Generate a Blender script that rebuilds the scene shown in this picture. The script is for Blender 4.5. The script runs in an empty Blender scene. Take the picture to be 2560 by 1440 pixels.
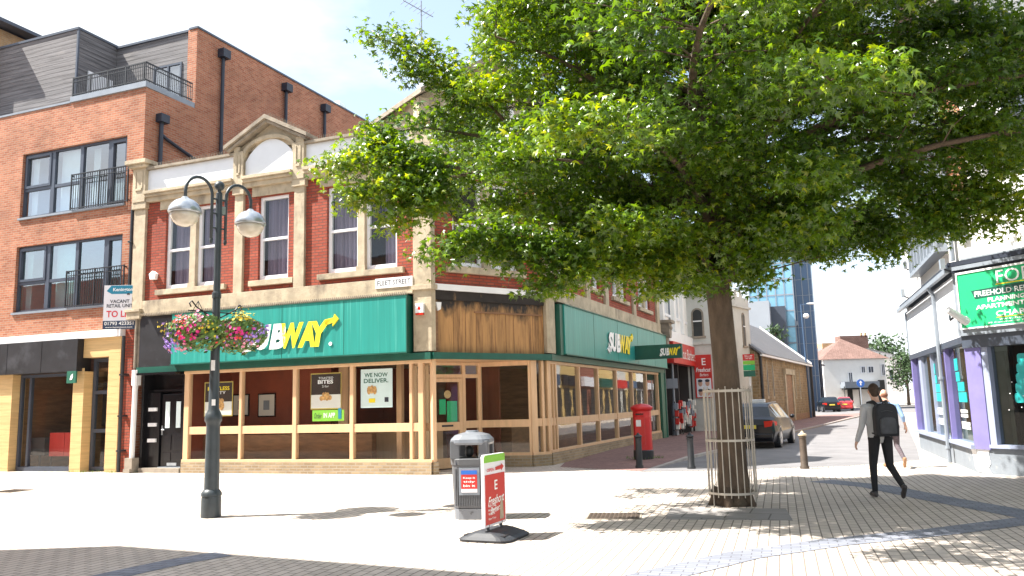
import bpy, bmesh, math, random
import numpy as np
from mathutils import Vector, Matrix
random.seed(7); rng = np.random.default_rng(7)
R = math.radians
SC = bpy.context.scene; COL = SC.collection

# ---------------------------------------------------------------- camera
FPX, PITCH, ROLL, EYE = 2020.0, R(8.165), R(-1.488), 1.68      # focal length in px of a 2560 px wide picture
cp, sp, cr, sr = math.cos(PITCH), math.sin(PITCH), math.cos(ROLL), math.sin(ROLL)
fw = np.array([0, cp, sp]); up0 = np.array([0, -sp, cp]); rt0 = np.array([1., 0, 0])
RT = cr*rt0 + sr*up0; UP = -sr*rt0 + cr*up0
cam = bpy.data.cameras.new('camera'); cam.sensor_width = 36; cam.lens = 36*FPX/2560; cam.clip_end = 2000; cam.clip_start = .1
co = bpy.data.objects.new('camera', cam); COL.objects.link(co); SC.camera = co
co.matrix_world = Matrix(((RT[0], UP[0], -fw[0], 0), (RT[1], UP[1], -fw[1], 0), (RT[2], UP[2], -fw[2], EYE), (0, 0, 0, 1)))

# ---------------------------------------------------------------- light
SUN_EL = R(54); SUN_TO = Vector((-math.cos(SUN_EL), -0.03, math.sin(SUN_EL))).normalized()
W = bpy.data.worlds.new('World'); SC.world = W; W.use_nodes = True
nt = W.node_tree; nt.nodes.clear()
def wn(t, **k):
    n = nt.nodes.new(t)
    for a, b in k.items(): setattr(n, a, b)
    return n
out = wn('ShaderNodeOutputWorld'); bg = wn('ShaderNodeBackground'); sky = wn('ShaderNodeTexSky')
sky.sky_type = 'NISHITA'; sky.sun_disc = False; sky.sun_elevation = SUN_EL; sky.sun_rotation = R(270)
sky.air_density = 1.0; sky.dust_density = 1.2; sky.ozone_density = 1.0
tc = wn('ShaderNodeTexCoord'); mp = wn('ShaderNodeMapping'); mp.inputs['Scale'].default_value = (1, 1, 2.6)
mp.inputs['Location'].default_value = (.35, .2, .1); mp.inputs['Rotation'].default_value = (0, 0, R(-33))
nz = wn('ShaderNodeTexNoise'); nz.inputs['Scale'].default_value = 1.7; nz.inputs['Detail'].default_value = 7; nz.inputs['Roughness'].default_value = .55
rp = wn('ShaderNodeValToRGB'); rp.color_ramp.elements[0].color = (.22, .22, .22, 1); rp.color_ramp.elements[0].position = .39; rp.color_ramp.elements[1].position = .56
mx = wn('ShaderNodeMix', data_type='RGBA'); mx.inputs['B'].default_value = (4.1, 4.3, 4.5, 1)
L = nt.links.new
L(tc.outputs['Generated'], mp.inputs['Vector']); L(mp.outputs['Vector'], nz.inputs['Vector']); L(nz.outputs['Fac'], rp.inputs['Fac'])
L(rp.outputs['Color'], mx.inputs['Factor']); L(sky.outputs['Color'], mx.inputs['A']); L(mx.outputs['Result'], bg.inputs['Color'])
L(bg.outputs['Background'], out.inputs['Surface']); bg.inputs['Strength'].default_value = .11
sl = bpy.data.lights.new('sun', 'SUN'); sl.energy = 5.0; sl.angle = R(.55); sl.color = (1, .95, .87)
so = bpy.data.objects.new('sun', sl); COL.objects.link(so); so.rotation_euler = (-SUN_TO).to_track_quat('-Z', 'Y').to_euler()
so.location = SUN_TO*40
SC.view_settings.view_transform = 'Standard'; SC.view_settings.look = 'None'; SC.view_settings.gamma = 1
SC.view_settings.exposure = 1.62
SC.cycles.max_bounces = 7; SC.cycles.transparent_max_bounces = 10; SC.cycles.diffuse_bounces = 3; SC.cycles.glossy_bounces = 3
SC.cycles.use_denoising = True

# ---------------------------------------------------------------- pixel helpers (measurements of the photograph)
def ray(x, y): return RT*(x-1280)/FPX - UP*(y-720)/FPX + fw
def G(x, y, z=0.0):
    d = ray(x, y); t = (z-EYE)/d[2]; return np.array([d[0]*t, d[1]*t])
def at(x, y, Y):                                   # point at distance Y along the view's ground direction
    d = ray(x, y); t = Y/d[1]; return np.array([d[0]*t, Y, EYE+d[2]*t])
class Fr:                                          # upright frame: u along, d outwards, z up
    def __init__(s, o, ang):
        s.o = np.array(o[:2], float); a = R(ang); s.ang = ang
        s.u = np.array([math.cos(a), math.sin(a)]); s.n = np.array([math.sin(a), -math.cos(a)])
    def p(s, u, d, z): q = s.o+s.u*u+s.n*d; return (q[0], q[1], z)
    def q(s, x, y, d=0.0):
        r = ray(x, y); o = s.o+s.n*d; t = (s.n@o)/(s.n@r[:2]); w = r[:2]*t
        return (float((w-o)@s.u), float(EYE+r[2]*t))
    def sub(s, u, d, dang=0): return Fr(s.p(u, d, 0), s.ang+dang)

# ---------------------------------------------------------------- materials
MATS = {}
def newmat(name):
    m = bpy.data.materials.new(name); m.use_nodes = True; MATS[name] = m
    n = m.node_tree.nodes; b = n['Principled BSDF']; return m, n, m.node_tree.links.new, b
def c4(c): return (c[0], c[1], c[2], 1)
def mat(name, col, rough=.7, var=.12, scale=3.0, metal=0, bump=.0, spec=.5, coat=0, stain=None, stretch=None):
    m, n, l, b = newmat(name)
    b.inputs['Roughness'].default_value = rough; b.inputs['Metallic'].default_value = metal
    b.inputs['Specular IOR Level'].default_value = spec; b.inputs['Coat Weight'].default_value = coat
    t = n.new('ShaderNodeTexCoord'); z = n.new('ShaderNodeTexNoise'); z.inputs['Scale'].default_value = scale
    z.inputs['Detail'].default_value = 6; z.inputs['Roughness'].default_value = .6
    mpn = n.new('ShaderNodeMapping'); l(t.outputs['Object'], mpn.inputs['Vector']); l(mpn.outputs['Vector'], z.inputs['Vector'])
    if stretch: mpn.inputs['Scale'].default_value = stretch
    r = n.new('ShaderNodeValToRGB'); e = r.color_ramp.elements
    e[0].position = .3; e[1].position = .7
    e[0].color = c4([max(0, x*(1-var)) for x in col]); e[1].color = c4([min(1, x*(1+var)) for x in col])
    l(z.outputs['Fac'], r.inputs['Fac'])
    last = r.outputs['Color']
    if stain:
        z2 = n.new('ShaderNodeTexNoise'); z2.inputs['Scale'].default_value = stain[2]; z2.inputs['Detail'].default_value = 8; z2.inputs['Roughness'].default_value = .65
        m3 = n.new('ShaderNodeMapping'); l(t.outputs['Object'], m3.inputs['Vector']); l(m3.outputs['Vector'], z2.inputs['Vector'])
        if len(stain) > 3: m3.inputs['Scale'].default_value = stain[3]
        r2 = n.new('ShaderNodeValToRGB'); r2.color_ramp.elements[0].position = stain[1]; r2.color_ramp.elements[1].position = stain[1]+.18
        l(z2.outputs['Fac'], r2.inputs['Fac']); mm = n.new('ShaderNodeMix'); mm.data_type = 'RGBA'
        l(r2.outputs['Color'], mm.inputs['Factor']); l(last, mm.inputs['A']); mm.inputs['B'].default_value = c4(stain[0]); last = mm.outputs['Result']
    l(last, b.inputs['Base Color'])
    if bump:
        bp = n.new('ShaderNodeBump'); bp.inputs['Strength'].default_value = bump; bp.inputs['Distance'].default_value = .02
        z3 = n.new('ShaderNodeTexNoise'); z3.inputs['Scale'].default_value = scale*9; z3.inputs['Detail'].default_value = 5
        l(mpn.outputs['Vector'], z3.inputs['Vector']); l(z3.outputs['Fac'], bp.inputs['Height']); l(bp.outputs['Normal'], b.inputs['Normal'])
    return m
def brick(name, c1, c2, mortar, bw=.225, bh=.075, ms=.01, rough=.85, rot=0, var=.35, bump=.5, stain=None, offset=.5, msm=.15):
    m, n, l, b = newmat(name); b.inputs['Roughness'].default_value = rough; b.inputs['Specular IOR Level'].default_value = .25
    u = n.new('ShaderNodeUVMap'); mpn = n.new('ShaderNodeMapping'); mpn.inputs['Rotation'].default_value = (0, 0, R(rot))
    l(u.outputs['UV'], mpn.inputs['Vector'])
    t = n.new('ShaderNodeTexBrick'); l(mpn.outputs['Vector'], t.inputs['Vector']); t.inputs['Scale'].default_value = 1
    t.inputs['Color1'].default_value = c4(c1); t.inputs['Color2'].default_value = c4(c2); t.inputs['Mortar'].default_value = c4(mortar)
    t.inputs['Brick Width'].default_value = bw; t.inputs['Row Height'].default_value = bh; t.inputs['Mortar Size'].default_value = ms
    t.inputs['Mortar Smooth'].default_value = msm; t.offset = offset
    z = n.new('ShaderNodeTexNoise'); z.inputs['Scale'].default_value = .8; z.inputs['Detail'].default_value = 8; z.inputs['Roughness'].default_value = .7
    l(mpn.outputs['Vector'], z.inputs['Vector'])
    r = n.new('ShaderNodeValToRGB'); r.color_ramp.elements[0].position = .3; r.color_ramp.elements[1].position = .72
    r.color_ramp.elements[0].color = (1-var,)*3+(1,); r.color_ramp.elements[1].color = (1, 1, 1, 1)
    l(z.outputs['Fac'], r.inputs['Fac']); mm = n.new('ShaderNodeMix'); mm.data_type = 'RGBA'; mm.blend_type = 'MULTIPLY'; mm.inputs['Factor'].default_value = 1
    l(t.outputs['Color'], mm.inputs['A']); l(r.outputs['Color'], mm.inputs['B']); last = mm.outputs['Result']
    if stain:
        z2 = n.new('ShaderNodeTexNoise'); z2.inputs['Scale'].default_value = stain[2]; z2.inputs['Detail'].default_value = 9; z2.inputs['Roughness'].default_value = .7
        l(mpn.outputs['Vector'], z2.inputs['Vector']); r2 = n.new('ShaderNodeValToRGB'); r2.color_ramp.elements[0].position = stain[1]; r2.color_ramp.elements[1].position = stain[1]+.15
        l(z2.outputs['Fac'], r2.inputs['Fac']); m2 = n.new('ShaderNodeMix'); m2.data_type = 'RGBA'
        l(r2.outputs['Color'], m2.inputs['Factor']); l(last, m2.inputs['A']); m2.inputs['B'].default_value = c4(stain[0]); last = m2.outputs['Result']
    l(last, b.inputs['Base Color'])
    if bump:
        bp = n.new('ShaderNodeBump'); bp.invert = True; bp.inputs['Strength'].default_value = bump; bp.inputs['Distance'].default_value = .01
        l(t.outputs['Fac'], bp.inputs['Height']); l(bp.outputs['Normal'], b.inputs['Normal'])
    return m
def glass(name, tint=(.92, .96, .95), base=.06, grime=.008, pwr=4.0):
    m = bpy.data.materials.new(name); m.use_nodes = True; n = m.node_tree.nodes; n.clear(); l = m.node_tree.links.new; MATS[name] = m
    o = n.new('ShaderNodeOutputMaterial'); tr = n.new('ShaderNodeBsdfTransparent'); tr.inputs['Color'].default_value = c4(tint)
    g = n.new('ShaderNodeBsdfGlossy'); g.inputs['Roughness'].default_value = .02
    fr = n.new('ShaderNodeLayerWeight'); fr.inputs['Blend'].default_value = .5
    pw = n.new('ShaderNodeMath'); pw.operation = 'POWER'; pw.inputs[1].default_value = pwr; l(fr.outputs['Facing'], pw.inputs[0])
    mr = n.new('ShaderNodeMapRange'); mr.inputs['From Min'].default_value = 0; mr.inputs['To Min'].default_value = base; mr.inputs['From Max'].default_value = 1
    geo = n.new('ShaderNodeTexCoord'); z = n.new('ShaderNodeTexNoise'); z.inputs['Scale'].default_value = .9
    bp = n.new('ShaderNodeBump'); bp.inputs['Strength'].default_value = .04; bp.inputs['Distance'].default_value = .05
    l(geo.outputs['Object'], z.inputs['Vector']); l(z.outputs['Fac'], bp.inputs['Height']); l(bp.outputs['Normal'], g.inputs['Normal'])
    mx_ = n.new('ShaderNodeMixShader'); l(pw.outputs[0], mr.inputs['Value']); l(mr.outputs['Result'], mx_.inputs['Fac'])
    l(tr.outputs['BSDF'], mx_.inputs[1]); l(g.outputs['BSDF'], mx_.inputs[2])
    d = n.new('ShaderNodeBsdfDiffuse'); d.inputs['Color'].default_value = (.6, .6, .58, 1); m2 = n.new('ShaderNodeMixShader'); m2.inputs['Fac'].default_value = grime
    l(mx_.outputs['Shader'], m2.inputs[1]); l(d.outputs['BSDF'], m2.inputs[2]); l(m2.outputs['Shader'], o.inputs['Surface'])
    return m

# ---------------------------------------------------------------- mesh builder
ID = Fr((0, 0), 0); ID.n = np.array([0., 1.])
class MB:
    def __init__(s, fr=None): s.v = []; s.f = []; s.m = []; s.fr = fr or ID; s.mi = 0
    def P(s, p): return s.fr.p(*p)
    def add(s, pts, faces, m=None, raw=False):
        b = len(s.v); s.v += [tuple(p) if raw else s.P(p) for p in pts]
        s.f += [tuple(b+i for i in f) for f in faces]; s.m += [s.mi if m is None else m]*len(faces); return s
    def box(s, u0, u1, d0, d1, z0, z1, m=None):
        return s.add([(u0, d0, z0), (u1, d0, z0), (u1, d1, z0), (u0, d1, z0), (u0, d0, z1), (u1, d0, z1), (u1, d1, z1), (u0, d1, z1)],
                     [(0, 3, 2, 1), (4, 5, 6, 7), (0, 1, 5, 4), (1, 2, 6, 5), (2, 3, 7, 6), (3, 0, 4, 7)], m)
    def quad(s, a, b, c, d, m=None): return s.add([a, b, c, d], [(0, 1, 2, 3)], m)
    def prism(s, poly, z0, z1, m=None):            # polygon in (u, d)
        n = len(poly)
        return s.add([(p[0], p[1], z0) for p in poly]+[(p[0], p[1], z1) for p in poly],
                     [tuple(range(n))[::-1], tuple(range(n, 2*n))]+[(i, (i+1) % n, n+(i+1) % n, n+i) for i in range(n)], m)
    def ext(s, poly, d0, d1, m=None):              # polygon in (u, z), thickness along d
        n = len(poly)
        return s.add([(p[0], d0, p[1]) for p in poly]+[(p[0], d1, p[1]) for p in poly],
                     [tuple(range(n))[::-1], tuple(range(n, 2*n))]+[(i, (i+1) % n, n+(i+1) % n, n+i) for i in range(n)], m)
    def tube(s, pts, r, n=8, m=None, caps=True):
        P = [Vector(s.P(p)) for p in pts]; rr = r if isinstance(r, (list, tuple)) else [r]*len(P)
        V = []; prev = None
        for i, p in enumerate(P):
            t = (P[min(i+1, len(P)-1)]-P[max(i-1, 0)])
            t = t.normalized() if t.length > 1e-9 else Vector((0, 0, 1))
            if prev is None: a = t.orthogonal().normalized()
            else:
                a = prev-t*prev.dot(t)
                a = a.normalized() if a.length > 1e-6 else t.orthogonal().normalized()
            prev = a; b = t.cross(a)
            for k in range(n):
                w = 2*math.pi*k/n; V.append(tuple(p+(a*math.cos(w)+b*math.sin(w))*rr[i]))
        F = []
        for i in range(len(P)-1):
            for k in range(n): F.append((i*n+k, i*n+(k+1) % n, (i+1)*n+(k+1) % n, (i+1)*n+k))
        if caps: F += [tuple(range(n))[::-1], tuple(range((len(P)-1)*n, len(P)*n))]
        return s.add(V, F, m, raw=True)
    def lathe(s, c, prof, n=20, m=None, sx=1, sy=1):
        V = []; F = []
        for (r, z) in prof:
            for k in range(n):
                w = 2*math.pi*k/n; V.append((c[0]+r*math.cos(w)*sx, c[1]+r*math.sin(w)*sy, c[2]+z))
        for i in range(len(prof)-1):
            for k in range(n): F.append((i*n+k, i*n+(k+1) % n, (i+1)*n+(k+1) % n, (i+1)*n+k))
        F += [tuple(range(n))[::-1], tuple(range((len(prof)-1)*n, len(prof)*n))]
        return s.add(V, F, m)
    def ell(s, c, r, n=12, m=None):
        if not isinstance(r, (tuple, list)): r = (r, r, r)
        return s.lathe(c, [(max(math.sin(math.pi*i/n), .001), -math.cos(math.pi*i/n)*r[2]) for i in range(n+1)], n+4, m, r[0], r[1])
    def wall(s, u0, u1, z0, z1, ops=(), d=0, rev=.15, m=None):
        us = sorted({u0, u1, *[o[0] for o in ops], *[o[1] for o in ops]}); us = [x for x in us if u0 <= x <= u1]
        zs = sorted({z0, z1, *[o[2] for o in ops], *[o[3] for o in ops]}); zs = [x for x in zs if z0 <= x <= z1]
        for i in range(len(us)-1):
            for j in range(len(zs)-1):
                a, b, c, e = us[i], us[i+1], zs[j], zs[j+1]; mu, mz = (a+b)/2, (c+e)/2
                if any(o[0] < mu < o[1] and o[2] < mz < o[3] for o in ops): continue
                s.quad((a, d, c), (b, d, c), (b, d, e), (a, d, e), m)
        for o in ops:
            a, b, c, e = o[:4]; q = d-rev
            s.quad((a, d, c), (a, q, c), (a, q, e), (a, d, e), m); s.quad((b, d, c), (b, d, e), (b, q, e), (b, q, c), m)
            s.quad((a, d, e), (a, q, e), (b, q, e), (b, d, e), m); s.quad((a, d, c), (b, d, c), (b, q, c), (a, q, c), m)
        return s
    def split(s, name, mats, parent=None, **k):
        "one object per separate piece"
        par = list(range(len(s.v)))
        def fnd(a):
            while par[a] != a: par[a] = par[par[a]]; a = par[a]
            return a
        for f in s.f:
            for i in f[1:]: par[fnd(i)] = fnd(f[0])
        grp = {}
        for n_, f in enumerate(s.f): grp.setdefault(fnd(f[0]), []).append(n_)
        out = []
        for g in grp.values():
            mb = MB(s.fr); ids = sorted({i for n_ in g for i in s.f[n_]}); mp_ = {i: j for j, i in enumerate(ids)}
            mb.add([s.v[i] for i in ids], [tuple(mp_[i] for i in s.f[n_]) for n_ in g], raw=True); out.append(mb.build(name, mats, parent, **k))
        return out
    def build(s, name, mats, parent=None, smooth=False, recalc=True, bevel=0, loc=None):
        root = parent
        while root is not None and root.parent is not None: root = root.parent
        off = Vector(root.location) if root is not None else Vector(loc or (0, 0, 0))
        me = bpy.data.meshes.new(name); me.from_pydata([(x-off.x, y-off.y, z-off.z) for x, y, z in s.v], [], s.f)
        ml = mats if isinstance(mats, (list, tuple)) else [mats]
        for k in ml: me.materials.append(MATS[k] if isinstance(k, str) else k)
        if len(ml) > 1: me.polygons.foreach_set('material_index', s.m)
        if recalc or bevel:
            bm = bmesh.new(); bm.from_mesh(me)
            if bevel:
                es = [e for e in bm.edges if len(e.link_faces) == 2 and e.calc_face_angle(0) > .6]
                bmesh.ops.bevel(bm, geom=es, offset=bevel, segments=2, affect='EDGES', profile=.6)
            bmesh.ops.recalc_face_normals(bm, faces=bm.faces); bm.to_mesh(me); bm.free()
        nl = len(me.loops)
        if nl and len(me.polygons) < 60000:        # metre-scaled box mapping
            uv = me.uv_layers.new(name='UVMap').data; vs = me.vertices
            for pl in me.polygons:
                nn = pl.normal
                if abs(nn.z) > .75: tx, ty = None, None
                else:
                    h = math.hypot(nn.x, nn.y) or 1; tx = (-nn.y/h, nn.x/h)
                    if tx[0] < 0 or (abs(tx[0]) < 1e-6 and tx[1] < 0): tx = (-tx[0], -tx[1])
                for li in pl.loop_indices:
                    w = vs[me.loops[li].vertex_index].co
                    uv[li].uv = (w.x+off.x, w.y+off.y) if tx is None else ((w.x+off.x)*tx[0]+(w.y+off.y)*tx[1], w.z+off.z)
        if smooth: me.polygons.foreach_set('use_smooth', [True]*len(me.polygons))
        o = bpy.data.objects.new(name, me); COL.objects.link(o)
        if parent is not None: o.parent = parent
        else: o.location = off
        if smooth == 'auto': me.set_sharp_from_angle(angle=R(38))
        return o
def tag(o, label, cat, group=None, kind=None):
    o['label'] = label
    if kind: o['kind'] = kind
    if cat: o['category'] = cat
    if group: o['group'] = group
    return o
def thing(name, label, cat, loc, group=None):
    o = bpy.data.objects.new(name, None); COL.objects.link(o); o.location = (loc[0], loc[1], loc[2] if len(loc) > 2 else 0)
    o.empty_display_size = .3
    return tag(o, label, cat, group)
def struct(o): o['kind'] = 'structure'; return o
def dup(root, loc, rotz, label=None):
    r = root.copy(); COL.objects.link(r); r.location = loc; r.rotation_euler = (0, 0, rotz)
    if label: r['label'] = label
    for ch in list(root.children):
        c = ch.copy(); COL.objects.link(c); c.parent = r
        for g in ch.children:
            d = g.copy(); COL.objects.link(d); d.parent = c
    return r
# lettering: default font turned into mesh and fitted to a box (u0..u1, z0..z1) on a frame
def letters(mb, s, u0, u1, z0, z1, d, th=.006, bold=.0, shear=0, m=None, slope=0):
    cu = bpy.data.curves.new('t', 'FONT'); cu.body = s; cu.size = 1; cu.offset = bold; cu.resolution_u = 3; cu.shear = shear
    ob = bpy.data.objects.new('t', cu); me = ob.to_mesh()
    V = np.array([v.co[:2] for v in me.vertices]); F = [tuple(p.vertices) for p in me.polygons]
    lo, hi = V.min(0), V.max(0); V = (V-lo)/(hi-lo)
    pts = [(u0+(u1-u0)*a, d, z0+(z1-z0)*b+slope*a) for a, b in V]
    mb.add(pts, F, m); ob.to_mesh_clear(); bpy.data.objects.remove(ob); bpy.data.curves.remove(cu); return mb
# ---------------------------------------------------------------- palette
mat('stone', (.43, .36, .255), .85, .25, 2.5, bump=.4, stain=((.17, .14, .105), .54, 1.6, (1, 1, .45)))
mat('stone_dark', (.30, .26, .21), .9, .25, 3, bump=.3, stain=((.12, .10, .09), .58, 3))
mat('coping', (.27, .23, .18), .9, .3, 4, bump=.4)
mat('white_paint', (.80, .80, .80), .55, .04, 3, stain=((.55, .53, .50), .70, 2))
mat('white_panel', (.70, .73, .77), .5, .04, 2, stain=((.62, .60, .55), .74, 1.5, (.6, .6, 3)))
mat('white_upvc', (.82, .83, .85), .35, .03, 3)
brick('red_brick', (.33, .062, .036), (.42, .10, .058), (.20, .075, .055), .235, .082, .013, rough=.75, bump=.9, var=.3)
brick('orange_brick', (.38, .125, .068), (.53, .225, .13), (.43, .29, .21), .225, .075, .011, stain=((.27, .13, .09), .60, .5), var=.45)
brick('tan_brick', (.52, .30, .14), (.62, .38, .19), (.55, .42, .30), .225, .075, .01)
brick('buff_brick', (.48, .36, .22), (.34, .25, .15), (.42, .36, .28), .225, .075, .013, var=.45, stain=((.16, .12, .09), .62, 1.2))
brick('rubble_stone', (.40, .28, .15), (.27, .19, .105), (.38, .30, .20), .36, .17, .022, var=.5, bump=1, stain=((.14, .11, .08), .6, 1.1), offset=.37)
brick('slate', (.20, .19, .19), (.15, .145, .15), (.08, .08, .08), .3, .2, .012, rough=.6, var=.3)
brick('roof_tile', (.30, .19, .16), (.24, .145, .12), (.14, .09, .08), .25, .22, .02, var=.4)
brick('pavers', (.63, .555, .49), (.54, .475, .415), (.22, .19, .165), .24, .122, .0095, rot=-72, var=.22, bump=.35, stain=((.36, .32, .29), .62, .45), msm=.25)
brick('pavers_dark', (.27, .285, .335), (.21, .225, .27), (.13, .13, .15), .205, .103, .006, rot=18, var=.3, bump=.3, stain=((.30, .27, .25), .66, .7))
brick('pavers_red', (.33, .205, .185), (.27, .165, .15), (.17, .11, .10), .205, .103, .006, rot=-67, var=.3, bump=.3)
brick('slab_grey', (.33, .31, .30), (.29, .275, .27), (.15, .14, .13), .6, .6, .012, rot=21, var=.3, bump=.2, stain=((.2, .18, .16), .6, 1))
mat('asphalt', (.17, .165, .17), .9, .18, 1.2, bump=.5, stain=((.26, .25, .25), .62, .35))
mat('kerb_stone', (.36, .33, .31), .85, .2, 3, bump=.3)
mat('sign_green', (.022, .25, .215), .38, .14, 1.2, stretch=(9, 9, .25), stain=((.10, .42, .36), .56, 2.2, (7, 7, .12)))
mat('green_dark', (.008, .085, .06), .45, .15, 3)
mat('green_pipe', (.02, .12, .08), .45, .15, 3)
mat('black_board', (.014, .014, .017), .5, .5, 1.5, stain=((.045, .047, .055), .55, 1.1))
mat('black_gloss', (.008, .008, .010), .25, .2, 3)
mat('black_iron', (.018, .020, .024), .45, .3, 5)
mat('post_paint', (.035, .047, .055), .42, .25, 4, stain=((.10, .10, .10), .68, 4))
mat('pipe_dark', (.018, .024, .040), .5, .2, 3)
mat('wood_frame', (.66, .43, .25), .5, .10, 3, stretch=(3, 3, .4), stain=((.50, .31, .17), .68, 4))
mat('wood_clad', (.60, .41, .19), .5, .14, 3, stretch=(.5, .5, 8), stain=((.70, .52, .25), .55, 1.2, (.4, .4, 3)))
mat('grey_window', (.055, .068, .095), .4, .1, 3)
mat('grey_metal', (.22, .25, .29), .4, .1, 3)
mat('purple_curtain', (.19, .155, .22), .9, .25, 2, stretch=(6, 6, .2))
mat('pale_blind', (.72, .84, .86), .8, .05, 2)
mat('cyan_blind', (.28, .58, .58), .8, .10, 2)
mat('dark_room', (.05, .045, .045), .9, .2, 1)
mat('red_wall', (.24, .055, .025), .8, .2, 1.2)
mat('brown_wood', (.22, .11, .05), .6, .3, 2, stretch=(1, 1, 6))
mat('beige_floor', (.30, .24, .17), .6, .2, 2)
mat('soot', (.022, .017, .015), .8, .5, 3, stain=((.22, .13, .06), .60, 1.6, (2.5, 2.5, .9)))
mat('logo_white', (.85, .85, .83), .5, .02)
mat('logo_yellow', (.85, .66, .02), .5, .04)
mat('txt_dark', (.03, .035, .05), .6, .05)
mat('txt_red', (.65, .04, .06), .6, .05)
mat('board_white', (.74, .74, .78), .5, .05)
mat('board_blue', (.02, .22, .34), .5, .08)
mat('board_navy', (.03, .05, .10), .5, .08)
mat('red_paint', (.56, .016, .016), .35, .10, 3, stain=((.42, .03, .02), .68, 5))
mat('red_sign', (.52, .025, .018), .45, .08, 3)
mat('green_bright', (.012, .42, .16), .45, .06, 2)
mat('green_lime', (.22, .52, .05), .5, .08)
mat('cream_render', (.52, .52, .48), .85, .12, 1.2, stain=((.26, .23, .18), .60, 1.1, (1, 1, .45)), bump=.2)
mat('white_render', (.80, .79, .76), .8, .05, 1, stain=((.58, .55, .50), .68, .9))
mat('grey_render', (.19, .215, .245), .8, .1, 2, bump=.3, stain=((.52, .50, .45), .63, 1.3))
mat('purple_paint', (.19, .17, .40), .45, .12, 2, stain=((.42, .38, .65), .72, 3))
mat('lilac_paint', (.30, .34, .46), .45, .1, 2)
mat('teal_vinyl', (.015, .42, .42), .4, .08)
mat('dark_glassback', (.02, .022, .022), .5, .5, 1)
mat('timber_grey', (.14, .135, .14), .8, .45, 1.4, stretch=(.6, .6, 14), stain=((.27, .25, .24), .58, 1.2, (.5, .5, 5)))
mat('steel_guard', (.44, .40, .34), .42, .18, 6, metal=.25, stain=((.30, .26, .21), .62, 9))
mat('bark', (.105, .075, .052), .95, .4, 3, bump=1.0, stretch=(2, 2, .7), stain=((.05, .055, .04), .58, 1.6))
mat('bin_grey', (.10, .105, .115), .5, .12, 3)
mat('bin_lid', (.17, .185, .21), .35, .1, 3)
mat('rubber', (.03, .033, .04), .55, .2, 5)
mat('lamp_metal', (.42, .46, .50), .28, .15, 4, metal=.6)
mat('bollard_brown', (.07, .05, .036), .7, .35, 6, bump=.3, stain=((.16, .12, .09), .62, 7))
mat('bowl_glass', (.60, .55, .46), .15, .12, 9, coat=.6)
mat('tower_blue', (.055, .105, .19), .35, .15, .12)
mat('tower_grey', (.30, .33, .37), .5, .1, .2)
mat('tower_glass', (.22, .42, .55), .12, .25, .15, metal=.5)
mat('skin', (.56, .33, .24), .6, .08, 8)
mat('hair_brown', (.045, .026, .016), .8, .3, 30)
mat('hair_red', (.22, .09, .05), .8, .3, 30)
mat('shirt_grey', (.46, .46, .47), .85, .08, 6)
mat('shirt_blue', (.25, .38, .60), .85, .10, 6)
mat('trousers_black', (.014, .014, .017), .85, .2, 8)
mat('trousers_check', (.09, .07, .08), .85, .5, 40)
mat('shoe_dark', (.05, .045, .045), .6, .2, 8)
mat('shoe_tan', (.30, .16, .08), .6, .2, 8)
mat('bag_black', (.012, .013, .017), .7, .3, 8)
mat('bag_grey', (.05, .053, .06), .7, .3, 8)
mat('car_black', (.006, .007, .010), .3, .1, 3, coat=.2, spec=.35)
mat('car_silver', (.30, .31, .30), .25, .05, 3, metal=.5, coat=1)
mat('car_red', (.45, .02, .03), .25, .05, 3, coat=1)
mat('car_glass', (.02, .03, .04), .08, .1, 3)
mat('tail_red', (.55, .02, .01), .2, .05)
mat('plate_yellow', (.70, .58, .08), .5, .03)
mat('alloy', (.40, .41, .43), .3, .05, metal=.7)
mat('sign_blue', (.02, .13, .50), .4, .05)
mat('food', (.60, .34, .12), .7, .5, 14, stain=((.45, .05, .03), .56, 18))
mat('poster_dark', (.035, .022, .015), .5, .2)
mat('poster_pale', (.66, .78, .76), .5, .04)
mat('paper', (.70, .68, .62), .7, .04)
mat('gold', (.45, .34, .08), .4, .1)
mat('brick_far', (.25, .09, .06), .8, .2, 2)
mat('flower_lilac', (.42, .27, .75), .6, .2, 12); mat('flower_pink', (.80, .04, .30), .6, .2, 12)
mat('flower_rose', (.75, .28, .40), .6, .2, 12); mat('flower_yellow', (.82, .62, .04), .6, .2, 12); mat('flower_red', (.65, .05, .03), .6, .2, 12)
mat('leaf_small', (.10, .18, .03), .6, .35, 9)
mat('ochre_render', (.62, .44, .18), .8, .08, 1)
mat('hedge_green', (.045, .085, .03), .8, .5, 3)
mat('moss', (.08, .10, .03), .9, .3, 8)
glass('glass', base=.05); glass('glass_tint', (.45, .62, .60), .05); glass('glass_dark', (.5, .55, .55), .02, .003, 6); glass('glass_clear', (.95, .97, .97), .022, .004)
glass('glass_mirror', (.85, .92, .94), .36)
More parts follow.
